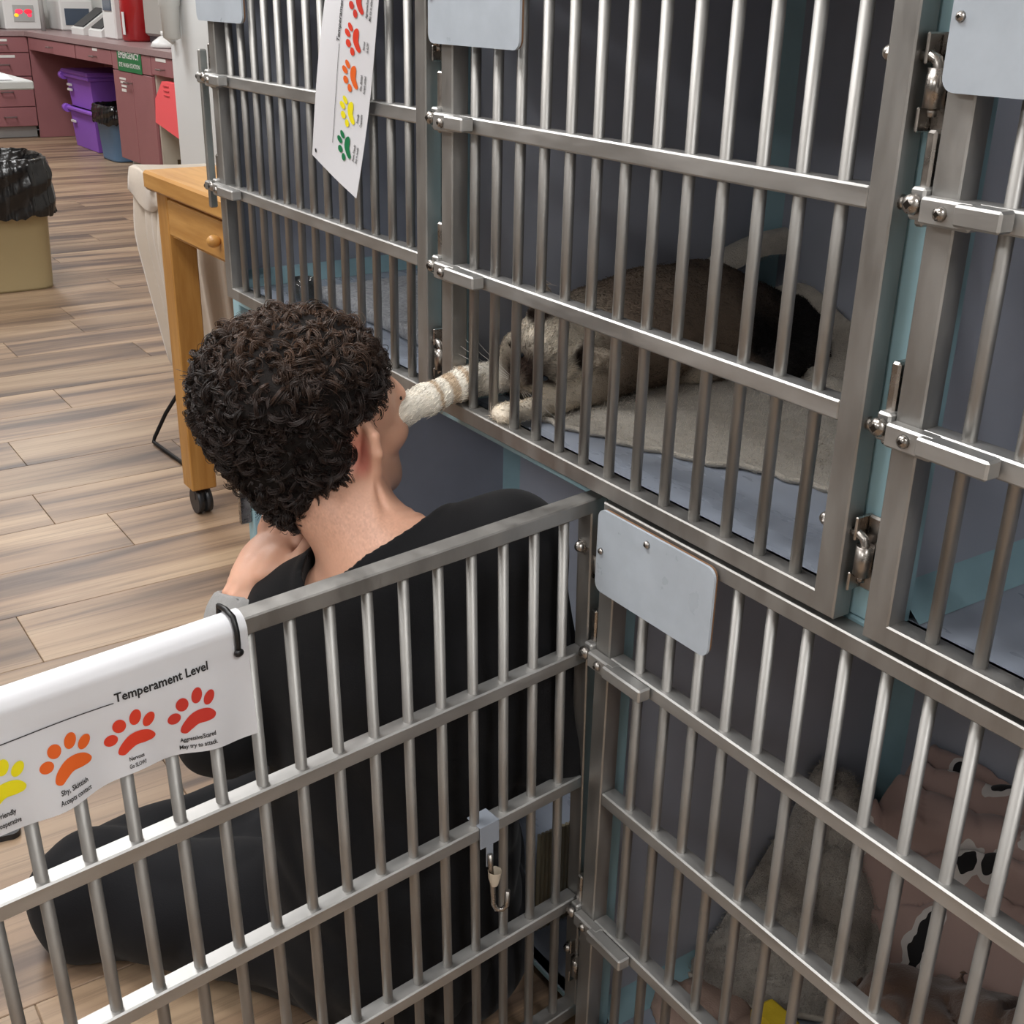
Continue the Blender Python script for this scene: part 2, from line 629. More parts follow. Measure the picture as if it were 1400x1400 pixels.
def card_plate(D, x0, z0, w, h, M=Matrix(), name='card_plate', label=None):
    m = MB()
    pl = rrect(w, h, 0.011)
    m.prism([(x0 + a, z0 + b) for a, b in pl], lambda u, v, d: (u, d, v), -0.0165, -0.0195)
    m.prism([(x0 + 0.001 + a * .99, z0 + 0.001 + b * .99) for a, b in pl], lambda u, v, d: (u, d, v), -0.0135, -0.0165, 3)
    screw(m, x0 + 0.008, -0.0195, z0 + h * .32 if h > .1 else z0 + h * .5, 0.004)
    screw(m, x0 + w * .45, -0.0195, z0 + h - 0.012, 0.0045)
    P = m.build(name, [PLATE, STEEL, DARKSTEEL, PLATE_EDGE], D, M)
    if label:
        P['label'] = label
    return P


ZU0, ZU1 = 0.806, 1.39
ZL0, ZL1 = 0.02, 0.806
UL = cage(-0.79, -0.045, ZU0, ZU1, 'upper cat cage at the table end of the bank, with a hanging temperament sign')
UM = cage(-0.045, 0.674, ZU0, ZU1, 'upper cat cage with the cat lying on a towel')
UR = cage(0.674, 1.42, ZU0, ZU1, 'upper cat cage with an empty pale floor beside the cat\'s cage')
LL = cage(-0.79, 0.318, ZL0, ZL1, 'lower cage with its barred door standing wide open beside the seated person', wl=-0.70)
LR = cage(0.318, 1.42, ZL0, ZL1, 'lower cage with closed barred door and rumpled blankets inside')

UPR = [0.828, 1.004, 1.1796, 1.355]
ulb = [-0.686 + 0.0481 * k for k in range(13)]
Dul = door(UL, -0.734, -0.061, UPR, ulb)
Dum = door(UM, 0.0, 0.644, UPR, [0.046 * k for k in range(1, 14)])
Dur = door(UR, 0.702, 1.39, UPR, [0.751 + 0.046 * k for k in range(14)])
LRR = [0.046, 0.237, 0.432, 0.619, 0.803]
Dlr = door(LR, 0.3425, 1.39, LRR, [0.396 + 0.0455 * k for k in range(22)])
HX, HY, HA, SAG = 0.2985, -0.001, 0.088, 0.0229
MO = (Matrix.Translation((HX, HY, 0)) @ Matrix.Rotation(math.pi / 2 + HA, 4, 'Z') @ Matrix.Translation((0, 0, 0.8))
      @ Matrix.Rotation(math.atan(-SAG), 4, 'Y') @ Matrix.Translation((0, 0, -0.8)) @ Matrix.Translation((-HX, 0, 0)))
LLR = [0.046, 0.237, 0.427, 0.6075, 0.799]
llb = [HX - 0.0431 * k for k in range(1, 24)]
Dll = door(LL, HX - 0.0431 * 24, HX, LLR, llb, MO, label='barred aluminium door swung wide open towards the room')

for D, x, zs, cg in ((Dum, 0.0, (1.1796, 1.004), UM), (Dur, 0.702, (1.1796, 1.004), UR), (Dlr, 0.3425, (0.619, 0.237), LR), (Dul, -0.734, (1.1796, 1.004), UL)):
    for i, z in enumerate(zs):
        latch(D, x, z, lever=0.04 if (i == 0 and D is not Dlr) else 0.066)
        strike(cg, x - 0.021, z + 0.01)
# linking rod of the end cage's two latches
m = MB()
m.box(-0.802, -0.793, -0.012, 0.002, 0.955, 1.215, 0.002)
m.box(-0.793, -0.745, -0.02, -0.008, 1.163, 1.178, 0.002)
m.box(-0.793, -0.745, -0.02, -0.008, 0.988, 1.003, 0.002)
screw(m, -0.797, -0.012, 1.172, 0.008)
screw(m, -0.797, -0.012, 0.993, 0.008)
m.build('latch_rod', [ALU, STEEL, DARKSTEEL], UL)
for D, x, cg, zs in ((Dum, 0.644, UM, (1.262, 0.878)), (Dul, -0.061, UL, (1.275, 0.88))):
    for z in zs:
        hinge(cg, x + 0.025, z)
        hinge_pin(D, x, z)
for z in (0.725, 0.13):
    hinge(LL, HX + 0.013, z)
    hinge_pin(Dll, HX, z, M=MO)
card_plate(Dlr, 0.332, 0.7, 0.184, 0.099, label='blank pale grey card plate')
card_plate(Dum, -0.028, 1.256, 0.187, 0.1)
card_plate(Dul, -0.77, 1.26, 0.19, 0.1)
card_plate(Dur, 0.690, 1.253, 0.187, 0.1)
# screws on stiles, hook latch hanging on the open door
for z in (1.17, 0.99):
    m = MB()
    screw(m, 0.6565, 0.0, z, 0.006, axis=(1, 0, 0))
    m.build('stile_screw', [STEEL, STEEL, DARKSTEEL], Dum)
hx = HX - 0.160
m = MB()
m.box(hx - 0.014, hx + 0.014, -0.0125, 0.0125, 0.4275, 0.4295, 0.0005)
m.box(hx - 0.014, hx + 0.014, -0.0135, -0.0115, 0.398, 0.4295, 0.0005)
m.box(hx - 0.005, hx + 0.005, -0.0135, -0.0115, 0.368, 0.398, 0.0005)
m.build('hook_clip', mat('clip_grey', (140, 146, 156), 0.4), Dll, MO)
m = MB()
m.tube([(hx - .002, -.016, .388), (hx - .003, -.018, .375), (hx, -.018, .34), (hx + .001, -.018, .312), (hx + .004, -.02, .304), (hx + .01, -.024, .303), (hx + .014, -.027, .309), (hx + .015, -.028, .332)], 0.0032, 8)
m.build('wire_hook', STEEL, Dll, MO)
m = MB()
m.tube([(hx + .002, -.02, .364), (hx + .001, -.02, .352), (hx + .001, -.02, .343)], [0.0085, .007, .0045], 8, cap=False)
m.build('torn_tag', mat('torn_card', (196, 184, 166), 0.8), Dll, MO)

# ------------------------------------------------------------------ text and print helpers
def text_mesh(txt, size, width=None, bold=False):
    cu = bpy.data.curves.new('txt', 'FONT')
    cu.body = txt
    cu.size = size
    cu.resolution_u = 2
    if bold:
        cu.offset = size * 0.022
    o = bpy.data.objects.new('txt', cu)
    COL.objects.link(o)
    bpy.context.view_layer.update()
    me = bpy.data.meshes.new_from_object(o.evaluated_get(bpy.context.evaluated_depsgraph_get()))
    V = np.array([v.co[:] for v in me.vertices])
    F = [list(p.vertices) for p in me.polygons]
    bpy.data.objects.remove(o)
    bpy.data.curves.remove(cu)
    bpy.data.meshes.remove(me)
    V[:, 0] -= V[:, 0].min()
    if width:
        V[:, 0] *= width / V[:, 0].max()
    return V[:, :2], F


# ------------------------------------------------------------------ back counters
Yc, Xc, ZT = 2.1, -10.7, 0.91
INK = mat('black_ink', (28, 28, 30), 0.6)
PAPER = mat('white_paper', (214, 214, 218), 0.55, var=0.015, vscale=10)
LABELW = mat('paper_label', (222, 220, 216), 0.6)
HANDLE = mat('pull_metal', (150, 135, 132), 0.35, 0.8)
GREEN = mat('sign_green', (24, 112, 62), 0.5)


def handle_mb(m, x, y, z, w, ax):
    """bow pull; ax 0: on a face towards -y, ax 1: on a face towards +x"""
    for a in (-w / 2, w / 2):
        if ax == 0:
            m.box(x + a - .005, x + a + .005, y - .03, y, z - .005, z + .005)
        else:
            m.box(x, x + .03, y + a - .005, y + a + .005, z - .005, z + .005)
    if ax == 0:
        m.box(x - w / 2, x + w / 2, y - .036, y - .026, z - .006, z + .006, .002)
    else:
        m.box(x + .026, x + .036, y - w / 2, y + w / 2, z - .006, z + .006, .002)


def front_panel(c, name, ax, a0, a1, z0, z1, pull=None, lab=None, pz=None):
    """drawer or cabinet door on a unit's front"""
    g = .004
    m = MB()
    if ax == 0:
        m.box(a0 + g, a1 - g, Yc - .02, Yc - .0005, z0 + g, z1 - g, .002)
    else:
        m.box(Xc + .0005, Xc + .02, a0 + g, a1 - g, z0 + g, z1 - g, .002)
    p = m.build(name, MAROON, c)
    if pull:
        h = MB()
        pz = (z0 + z1) / 2 if pz is None else pz
        if ax == 0:
            handle_mb(h, pull, Yc - .02, pz, .1, 0)
        else:
            handle_mb(h, Xc + .02, pull, pz, .1, 1)
        h.build('handle', HANDLE, p)
    if lab:
        for (a, z, w, hh) in lab:
            q = MB()
            if ax == 0:
                q.box(a - w / 2, a + w / 2, Yc - .0225, Yc - .0205, z - hh / 2, z + hh / 2)
            else:
                q.box(Xc + .0205, Xc + .0225, a - w / 2, a + w / 2, z - hh / 2, z + hh / 2)
            q.build('paper_label', LABELW, p)
    return p


tag(MB().prism([(X0 + .005, -1.2), (Xc + .03, -1.2), (Xc + .03, Yc - .03), (-6.42, Yc - .03), (-6.42, Y1 - .005), (X0 + .005, Y1 - .005)],
               lambda u, v, d: (u, v, d), ZT - .04, ZT).build('worktop', COUNTER), 'long L-shaped brownish laminate worktop on the maroon cabinets', 'worktop')
# run facing the room's length (front towards +x)
YA = [(1.05, 1.62), (1.62, 2.098)]
for i, (a, b) in enumerate(YA):
    c = thing('drawer_cabinet', (Xc - .3, (a + b) / 2, 0), ['maroon drawer cabinet beyond the white-topped trolley', 'maroon drawer cabinet in the corner of the counter, beside the knee space'][i], 'cabinet', 'maroon counter cabinets')
    MB().box(X0 + .01, Xc, a + .001, b - .001, .1, ZT - .041).build('body', MAROON, c)
    MB().box(X0 + .01, Xc - .06, a + .001, b - .001, 0, .1).build('plinth', GREYP, c)
    mid = (a + b) / 2
    front_panel(c, 'drawer', 1, a, b, .73, .865, mid, [(mid, .835, .12, .02)])
    front_panel(c, 'drawer', 1, a, b, .53, .73, mid, [(mid, .70, .22, .022)], pz=.63)
    front_panel(c, 'drawer', 1, a, b, .27, .53, mid)
    front_panel(c, 'drawer', 1, a, b, .1, .27, mid)
# run with its front towards the viewer's side (front towards -y)
c = thing('knee_space_drawers', (-9.45, 2.3, .72), 'pair of maroon drawers hung over the open knee space', 'cabinet', 'maroon counter cabinets')
MB().box(-10.69, -8.2, Yc, Y1 - .01, .76, ZT - .041).build('body', MAROON, c)
MB().box(-10.69, -8.2, Y1 - .03, Y1 - .01, 0, .759).build('back_board', MAROON, c)
MB().box(-10.695, -10.67, Yc + .001, Y1 - .031, 0, .759).build('side_board', MAROON, c)
front_panel(c, 'drawer', 0, -10.6, -9.15, .755, .865, -9.85)
front_panel(c, 'drawer', 0, -9.13, -8.2, .755, .865, -8.62, [(-8.6, .85, .12, .02)], pz=.80)
c = thing('sink_cabinet', (-7.75, 2.3, 0), 'maroon two-door cabinet under the green eyewash sign', 'cabinet', 'maroon counter cabinets')
MB().box(-8.195, -7.33, Yc, Y1 - .01, .1, ZT - .041).build('body', MAROON, c)
MB().box(-8.195, -7.33, Yc + .06, Y1 - .01, 0, .1).build('plinth', GREYP, c)
front_panel(c, 'fascia', 0, -8.195, -7.33, .735, .868)
front_panel(c, 'door', 0, -8.195, -7.765, .1, .735, -7.82, [(-7.98, .68, .14, .014), (-7.97, .655, .13, .014), (-7.96, .63, .12, .014), (-7.97, .60, .1, .02)], pz=.66)
front_panel(c, 'door', 0, -7.765, -7.33, .1, .735)
c = thing('end_cabinet', (-6.9, 2.3, 0), 'maroon counter end unit with one drawer over pale open shelves', 'cabinet', 'maroon counter cabinets')
MB().box(-7.325, -6.44, Yc, Y1 - .01, .745, ZT - .041).build('body', MAROON, c)
front_panel(c, 'drawer', 0, -7.325, -6.45, .745, .868, -7.1, [(-7.12, .85, .2, .022)], pz=.79)
SHELFM = mat('pale_shelf', (186, 180, 166), 0.6, var=.03)
MB().box(-7.325, -7.30, Yc, Y1 - .01, 0, .745).build('side_panel', SHELFM, c)
MB().box(-7.30, -6.44, 2.3, 2.32, 0, .745).build('back_board', SHELFM, c)
MB().box(-7.30, -6.44, 2.12, 2.3, .43, .445).build('shelf', SHELFM, c)
for z in (.62, .13):
    m = MB()
    m.prism([(2.16, z - .012), (2.198, z - .012), (2.198, z - .05), (2.222, z - .05), (2.222, z - .012), (2.26, z - .012),
             (2.26, z + .012), (2.222, z + .012), (2.222, z + .05), (2.198, z + .05), (2.198, z + .012), (2.16, z + .012)],
            lambda u, v, d: (d, u, v), -7.2995, -7.293)
    m.build('cross_bracket', mat('bronze', (96, 84, 62), .5, .6), c)

# eyewash sign
s = thing('eyewash_sign', (-7.78, Yc - .02, .75), 'green emergency eye wash station sign with white letters on the cabinet', 'sign')
sx0, sx1, sz0, sz1 = -8.05, -7.52, .735, .885
MB().box(sx0, sx1, Yc - .0245, Yc - .0215, sz0, sz1).build('board', GREEN, s)
for txt, z, sz, w in (('EMERGENCY', .825, .062, .46), ('EYE WASH STATION', .765, .04, .46)):
    V, F = text_mesh(txt, sz, w, True)
    P = np.stack([sx0 + .035 + V[:, 0], np.full(len(V), Yc - .0252), z + V[:, 1]], 1)
    MB().add(P, F).build('lettering', WHITEP, s)

# red tote on the pale shelves
t = thing('red_tote', (-7.0, 2.2, .4), 'coral red plastic tote hanging in front of the pale shelves', 'tote')
RED = mat('coral_plastic', (250, 98, 104), .5)
m = MB()
m.prism([(-7.28, .44), (-6.75, .36), (-6.75, .72), (-7.08, .72), (-7.24, .60)], lambda u, v, d: (u, d, v), 2.06, 2.118)
m.build('body', RED, t)
m = MB()
for dz in (.0, .03, .06):
    m.box(-7.05, -6.95, 2.055, 2.0602, .63 + dz, .636 + dz)
m.build('vent_slot', mat('coral_dark', (196, 60, 70), .5), t)

# bins in the knee space
def crumple_ring(cx, cy, z, rx, ry, h, seed, out=0.0, n=128, k=26, p=4.0, rag=.02):
    """bag skirt folded over a bin rim: rounded rectangle rings with irregular creases"""
    r = np.random.default_rng(seed)
    ph = r.uniform(0, 6.28, 6)
    P = np.zeros((k, n, 3))
    for i in range(k):
        t = i / (k - 1)
        for j in range(n):
            a = 2 * math.pi * j / n
            ca, sa = math.cos(a), math.sin(a)
            rad = 1 / (abs(ca) ** p + abs(sa) ** p) ** (1 / p)
            w = sum(math.sin(a * q + ph[q2] + t * (q2 - 2) * 1.7) for q2, q in enumerate((5, 9, 14, 21, 29, 37))) / 6
            if t < .3:      # inside lip going down into the bin
                s_ = .93 - .10 * (1 - t / .3)
                zz = z - .06 * (1 - t / .3) ** 1.5
            else:
                u = (t - .3) / .7
                s_ = .95 + .10 * math.sin(min(1, u * 2.2) * math.pi / 2) + out * u
                zz = z + .012 * math.sin(u * math.pi * .8) - h * u ** 1.2
            s_ += .05 * w * (.4 + t) + .02 * math.sin(a * 47 + t * 9 + ph[1]) * t + .015 * math.sin(t * 23 + a * 6 + ph[2])
            zz += rag * w * (t if t > .3 else .3)
            P[i, j] = (cx + rx * rad * ca * s_, cy + ry * rad * sa * s_, zz)
    return P


BAG = mat('black_bin_bag', (16, 16, 18), .2, 0, .6, bump=1.0, bscale=14)


def tapered_bin(name, cx, cy, rx, ry, h, taper, material, label, cat, bag=None, seed=1, bag_h=.2, hollow=.12):
    t = thing(name, (cx, cy, 0), label, cat)
    n = 40
    prof = [(0, .0, 0), (1 - taper, .0, 1), (1 - taper * .97, .012, 1), (1 - .01, h - .02, 1), (1.03, h - .018, 1), (1.03, h, 1), (.96, h, 1), (.93, h - hollow, 1), (0, h - hollow, 0)]
    P = np.zeros((len(prof), n, 3))
    for i, (s_, z, _) in enumerate(prof):
        for j in range(n):
            a = 2 * math.pi * j / n
            ca, sa = math.cos(a), math.sin(a)
            rad = 1 / (abs(ca) ** 5 + abs(sa) ** 5) ** .2
            P[i, j] = (cx + rx * rad * ca * s_, cy + ry * rad * sa * s_, z)
    MB().grid(P, wrap=True).build('bucket', material, t)
    if bag:
        MB().grid(crumple_ring(cx, cy, h + .03, rx * 1.09, ry * 1.09, bag_h, seed), wrap=True).build('bin_bag', BAG, t)
    return t


PURPLE = mat('purple_plastic', (146, 92, 200), .45)
t = thing('purple_bin', (-9.75, 2.45, 0), 'purple lidded recycling bin under the counter', 'bin')
for nm, zz0, zz1 in (('lower_tub', 0, .33), ('upper_tub', .335, .60)):
    m = MB()
    P = np.array([[[x, y, z] for x, y in ((-10.02 + i * .03, 2.22 + i * .02), (-9.32 - i * .03, 2.22 + i * .02), (-9.32 - i * .03, 2.66), (-10.02 + i * .03, 2.66))] for i, z in ((1, zz0), (0, zz1))])
    m.grid(P, smooth=False, wrap=True)
    m.add(P[1], [(0, 1, 2, 3)])
    m.box(-10.05, -9.29, 2.19, 2.67, zz1 - .03, zz1, .008)
    m.build(nm, PURPLE, t)
    MB().cyl((-10.08, 2.2, zz1 - .02), (-10.0, 2.2, zz1 - .02), .035, 12).build('hinge_barrel', PURPLE, t)
MB().box(-10.06, -9.28, 2.18, 2.68, .60, .635, .015).build('lid', PURPLE, t)
for z in (.5, .46, .2):
    MB().box(-9.97, -9.86, 2.205, 2.2195, z, z + .018).build('label_strip', LABELW, t)
tapered_bin('blue_bin', -8.88, 2.31, .24, .16, .40, .16, mat('blue_plastic', (92, 124, 158), .5), 'blue waste bin with black liner beside the purple bin', 'bin', True, 3, .15)
tapered_bin('blue_tub', -8.6, 2.62, .2, .10, .62, .1, mat('pale_blue_plastic', (104, 140, 176), .5), 'tall pale blue tub at the back of the knee space', 'bin')
tapered_bin('tan_bin', -4.72, .43, .23, .20, .56, .12, mat('tan_plastic', (164, 148, 112), .5), 'tan waste bin with black liner on the open floor', 'bin', True, 8, .26, .15)

# ------------------------------------------------------------------ things on the counter
def box_machine(name, x0, x1, y0, y1, z0, z1, label, cat, face, body=WHITEP):
    t = thing(name, ((x0 + x1) / 2, (y0 + y1) / 2, z0), label, cat)
    MB().box(x0, x1, y0, y1, z0, z1, .012).build('housing', body, t)
    return t


t = box_machine('analyser', -11.2, -10.92, 1.98, 2.30, .911, 1.22, 'white bench analyser with a colourful display on the worktop', 'machine', 1)
MB().box(-10.9195, -10.914, 2.06, 2.24, .98, 1.12, .001).build('display', GREYP, t)
for yy, cc in ((2.11, (250, 60, 90)), (2.19, (240, 40, 60))):
    MB().ell((-10.913, yy, 1.065), (.002, .035, .022), 12, 8).build('display_mark', mat('mark%d' % cc[1], cc, .5, emit=cc, emit_s=.6), t)
for yy, cc in ((2.085, (250, 190, 40)), (2.2, (60, 200, 90))):
    MB().ell((-10.912, yy, 1.035), (.002, .02, .015), 12, 8).build('display_mark', mat('mark%d' % cc[0], cc, .5, emit=cc, emit_s=.6), t)
t = box_machine('analyser', -11.2, -10.95, 1.52, 1.90, .911, 1.16, 'white analyser with a dark window beyond the trolley', 'machine', 1)
MB().box(-10.9495, -10.944, 1.58, 1.88, .96, 1.1, .001).build('window', SCREEN, t)
t = box_machine('analyser', -11.15, -10.72, 2.42, 2.72, .911, 1.17, 'white analyser with a blue-grey window in the counter corner', 'machine', 1)
MB().box(-10.7195, -10.714, 2.46, 2.68, .96, 1.1, .001).build('window', SCREEN, t)
tag(MB().cyl((-10.72, 2.26, .911), (-10.72, 2.26, 1.5), .02, 12).build('utility_post', GREYP), 'thin grey utility post rising from the worktop corner', 'post')
for i, xx in enumerate((-10.05, -9.55)):
    t = thing('card_reader', (xx, 2.45, .911), ['small white wedge reader nearer the counter corner', 'small white wedge reader nearer the red cylinder'][i], 'machine', 'wedge readers on the worktop')
    m = MB()
    m.prism([(2.32, .911), (2.62, .911), (2.62, 1.12), (2.55, 1.12), (2.32, .96)], lambda u, v, d: (d, u, v), xx, xx + .36)
    m.build('housing', WHITEP, t)
    m = MB()
    m.prism([(2.335, .975), (2.535, 1.115), (2.535, 1.123), (2.335, .983)], lambda u, v, d: (d, u, v), xx + .04, xx + .32)
    m.build('dark_screen', DARKP, t)
t = thing('wall_notice', (-9.9, Y1 - .01, 1.15), 'white paper notice taped to the wall behind the readers', 'notice')
MB().box(-10.2, -9.7, Y1 - .008, Y1 - .001, 1.12, 1.5).build('sheet', PAPER, t)
t = box_machine('label_printer', -9.05, -8.75, 2.3, 2.62, .911, 1.3, 'tall white printer beside the red cylinder', 'machine', 0)
MB().box(-9.0, -8.8, 2.292, 2.2995, 1.12, 1.28).build('screen', SCREEN, t)
t = thing('red_cylinder', (-8.52, 2.4, .911), 'red gas cylinder standing on the worktop', 'cylinder')
MB().tube([(-8.52, 2.4, z) for z in (.911, .925, 1.35, 1.42, 1.46)], [.105, .12, .12, .09, .04], 24).build('tank', mat('red_paint', (168, 30, 34), .25, coat=.5), t)
MB().cyl((-8.52, 2.4, 1.46), (-8.52, 2.4, 1.54), .03, 12).build('valve', STEEL, t)
MB().box(-8.50, -8.45, 2.279, 2.283, .96, 1.12).build('label_strip', WHITEP, t)
t = thing('monitor_back', (-7.95, 2.45, .911), 'large grey equipment housing on the worktop beside the red cylinder', 'machine')
MB().box(-8.3, -7.5, 2.38, 2.7, .96, 1.45, .02).build('housing', mat('warm_grey_plastic', (168, 166, 160), .5), t)
MB().box(-8.26, -7.54, 2.40, 2.68, .911, .96, .005).build('base', DARKP, t)
t = thing('squat_bottle', (-7.45, 2.3, .911), 'squat white squeeze bottle on the worktop', 'bottle')
MB().tube([(-7.45, 2.25, z) for z in (.911, .92, .95, .985, .99)], [.10, .115, .10, .05, .035], 20).build('body', WHITEP, t)
MB().cyl((-7.45, 2.25, .99), (-7.45, 2.25, 1.02), .04, 14).build('cap', WHITEP, t)
tag(MB().prism([(-7.15, .912), (-6.9, .912), (-6.93, 1.08), (-7.06, 1.1)], lambda u, v, d: (u, d, v), 2.28, 2.36).build('cardboard_box', mat('brown_card', (168, 120, 72), .7)), 'brown cardboard packet leaning at the worktop end', 'box')

# tall white cabinet and cup dispenser past the hamper
t = thing('white_fridge', (-5.95, 2.2, 0), 'tall white refrigerator behind the laundry hamper', 'refrigerator')
MB().box(-6.28, -5.55, 1.92, 2.6, .02, 1.95, .02).build('body', WHITEP, t)
MB().box(-6.28, -5.55, 1.86, 1.918, .06, 1.94, .015).build('door', mat('white_enamel', (224, 226, 226), .3), t)
MB().tube([(-6.2, 1.855, 1.0), (-6.2, 1.82, 1.02), (-6.2, 1.82, 1.5), (-6.2, 1.855, 1.52)], .015, 8).build('handle', WHITEP, t)
t = thing('cup_dispenser', (-6.05, 1.83, 1.02), 'pale plastic cup dispenser on the refrigerator door', 'dispenser')
MB().tube([(-6.05, 1.795, z) for z in (1.02, 1.03, 1.2, 1.21, 1.5)], [.03, .05, .055, .062, .062], 16).build('tube', mat('frosted_plastic', (214, 216, 214), .3), t)
# trolley with a white top at the frame's edge
t = thing('trolley', (-5.3, .35, 0), 'grey-edged trolley with a white sheet on top, at the picture edge', 'trolley')
MB().box(-5.7, -4.95, -.4, .72, .845, .885, .006).build('top', GREYP, t)
P = np.zeros((14, 20, 3))
for i in range(14):
    for j in range(20):
        P[i, j] = (-5.66 + .66 * i / 13, -.36 + 1.0 * j / 19, .889 + .03 * abs(math.sin(i * .9 + j * .4)) * math.sin(math.pi * i / 13))
MB().grid(P).build('sheet', PAPER, t)
for px_ in (-5.64, -5.01):
    for py_ in (-.34, .5):
        MB().cyl((px_, py_, 0), (px_, py_, .845), .018, 10).build('leg', STEEL, t)

# ------------------------------------------------------------------ wooden table
def wood(name, rgb, rgb2, sx):
    return mat(name, rgb, .38, 0, .5, vscale=3.0, vstretch=sx, rgb2=rgb2, detail=6)


WOODX = wood('honey_wood_long', (170, 120, 58), (198, 150, 86), (1.2, 14, 14))
WOODZ = wood('honey_wood_leg', (162, 112, 52), (190, 142, 78), (14, 14, 1.2))
t = thing('wooden_table', (-1.25, .5, 0), 'honey-coloured wooden table with casters beside the cage bank', 'table')
TX0, TX1, TY0, TY1, TZ = -1.73, -.83, .17, .78, .897
MB().box(TX0, TX1, TY0, TY1, TZ - .045, TZ, .006).build('tabletop', WOODX, t)
for lx, ly in ((TX0 + .03, TY0 + .02), (TX1 - .1, TY0 + .02), (TX0 + .03, TY1 - .09), (TX1 - .1, TY1 - .09)):
    MB().box(lx, lx + .068, ly, ly + .068, .075, TZ - .046, .003).build('leg', WOODZ, t)
    cm = MB()
    cx, cy = lx + .034, ly + .034
    cm.cyl((cx, cy - .02, .036), (cx, cy - .004, .036), .036, 18)
    cm.cyl((cx, cy + .004, .036), (cx, cy + .02, .036), .036, 18)
    cm.box(cx - .03, cx + .02, cy - .022, cy + .022, .035, .07, .008)
    cm.cyl((cx, cy, .066), (cx, cy, .078), .012, 10)
    cm.build('caster', DARKP, t)
MB().box(TX0 + .1, TX1 - .1, TY0 + .03, TY0 + .05, TZ - .15, TZ - .046).build('apron', WOODX, t)
MB().box(TX0 + .04, TX0 + .06, TY0 + .09, TY1 - .09, TZ - .15, TZ - .046).build('apron', WOODX, t)
d = MB().box(TX0 + .12, TX1 - .12, TY0 + .015, TY0 + .032, TZ - .14, TZ - .056, .003).build('drawer', WOODX, t)
MB().ell(((TX0 + TX1) / 2, TY0 + .0, TZ - .098), (.014, .016, .014)).build('knob', WOODX, d)

# ------------------------------------------------------------------ laundry hamper
t = thing('laundry_hamper', (-2.2, .6, 0), 'beige cloth laundry hamper on a black wire frame behind the table', 'hamper')
CLOTH = mat('beige_cotton', (196, 184, 170), .85, 0, .2, var=.05, vscale=6, bump=.15, bscale=90, sheen=.3)
hx0, hx1, hy0, hy1, hz = -2.40, -1.9, .355, .95, .812
corners = [(hx0, hy0), (hx1, hy0), (hx1, hy1), (hx0, hy1)]
n = 200


def rectpt(u, x0, x1, y0, y1):
    a, b = x1 - x0, y1 - y0
    s_ = (u % 1) * 2 * (a + b)
    if s_ < a:
        return x0 + s_, y0
    s_ -= a
    if s_ < b:
        return x1, y0 + s_
    s_ -= b
    if s_ < a:
        return x1 - s_, y1
    return x0, y1 - (s_ - a)


K = 26
P = np.zeros((K + 5, n, 3))
for j in range(n):
    u = j / n
    x, y = rectpt(u, hx0, hx1, hy0, hy1)
    mx_, my_ = (hx0 + hx1) / 2, (hy0 + hy1) / 2
    nx, ny = x - mx_, y - my_
    nl = math.hypot(nx, ny)
    nx, ny = nx / nl, ny / nl
    edge = min(abs(x - hx0), abs(x - hx1)) * min(1, 1) + min(abs(y - hy0), abs(y - hy1))
    sagr = .010 * math.sin(min(1, edge / .25) * math.pi / 2)
    # cuff folded to the outside: hem, up to the rim, down inside
    for i, (dz, dn) in enumerate(((-.07, .010), (-.062, .016), (-.03, .012), (.002, .010), (.009, 0.0))):
        w = .006 * math.sin(u * 60 + i)
        P[i, j] = (x + nx * (dn + w), y + ny * (dn + w), hz - sagr + dz - (.03 * math.sin(u * 2 * math.pi * 4) ** 2 if i < 2 else 0))
    for i in range(K):
        tt = (i + 1) / K
        z = hz - sagr - .006 - tt * (hz - .10)
        pinch = 1 - .04 * tt - .30 * max(0, tt - .25) ** 1.1 - (.45 * max(0, (tt - .8) / .2) ** 2)
        w = (.014 * math.sin(u * 2 * math.pi * 19 + 1.3) + .012 * math.sin(u * 2 * math.pi * 31)) * math.sin(min(1, tt * 3) * math.pi / 2)
        P[5 + i, j] = (mx_ + (x - mx_) * pinch + nx * w, my_ + (y - my_) * pinch + ny * w, z)
MB().grid(P, wrap=True).build('cloth_bag', CLOTH, t)
WIRE = BLACKM
MB().tube([(hx0 + .014, hy0 + .014, hz - .03), (hx1 - .014, hy0 + .014, hz - .03), (hx1 - .014, hy1 - .014, hz - .03), (hx0 + .014, hy1 - .014, hz - .03), (hx0 + .014, hy0 + .014, hz - .03)], .006, 8).build('rim_wire', WIRE, t)
for yy, s_ in ((hy0, 1), (hy1, -1)):
    MB().tube([(-2.12, yy + .16 * s_, .42), (-2.22, yy - .03 * s_, .10), (-2.243, yy - .065 * s_, .02), (-2.24, yy - .07 * s_, .008), (-2.22, yy - .068 * s_, .007), (-2.0, yy - .055 * s_, .007), (-1.98, yy - .053 * s_, .02), (-2.02, yy + .16 * s_, .42)], .006, 8).build('leg_frame', WIRE, t)
m = MB()
m.box(hx1 - .30, hx1 - .26, hy0 - .03, hy0 + .02, hz - .035, hz + .008, .004)
m.build('frame_clip', DARKP, t)

# ------------------------------------------------------------------ signed-distance modelling
def smin(a, b, k):
    h = np.clip(0.5 + 0.5 * (b - a) / k, 0, 1)
    return b * (1 - h) + a * h - k * h * (1 - h)


def smax(a, b, k):
    return -smin(-a, -b, k)


def cone(P, a, b, ra, rb):
    a, b = np.asarray(a, np.float32), np.asarray(b, np.float32)
    ab = b - a
    t = np.clip(((P - a) @ ab) / (ab @ ab), 0, 1)
    return np.linalg.norm(P - a - t[:, None] * ab, axis=1) - (ra + (rb - ra) * t)


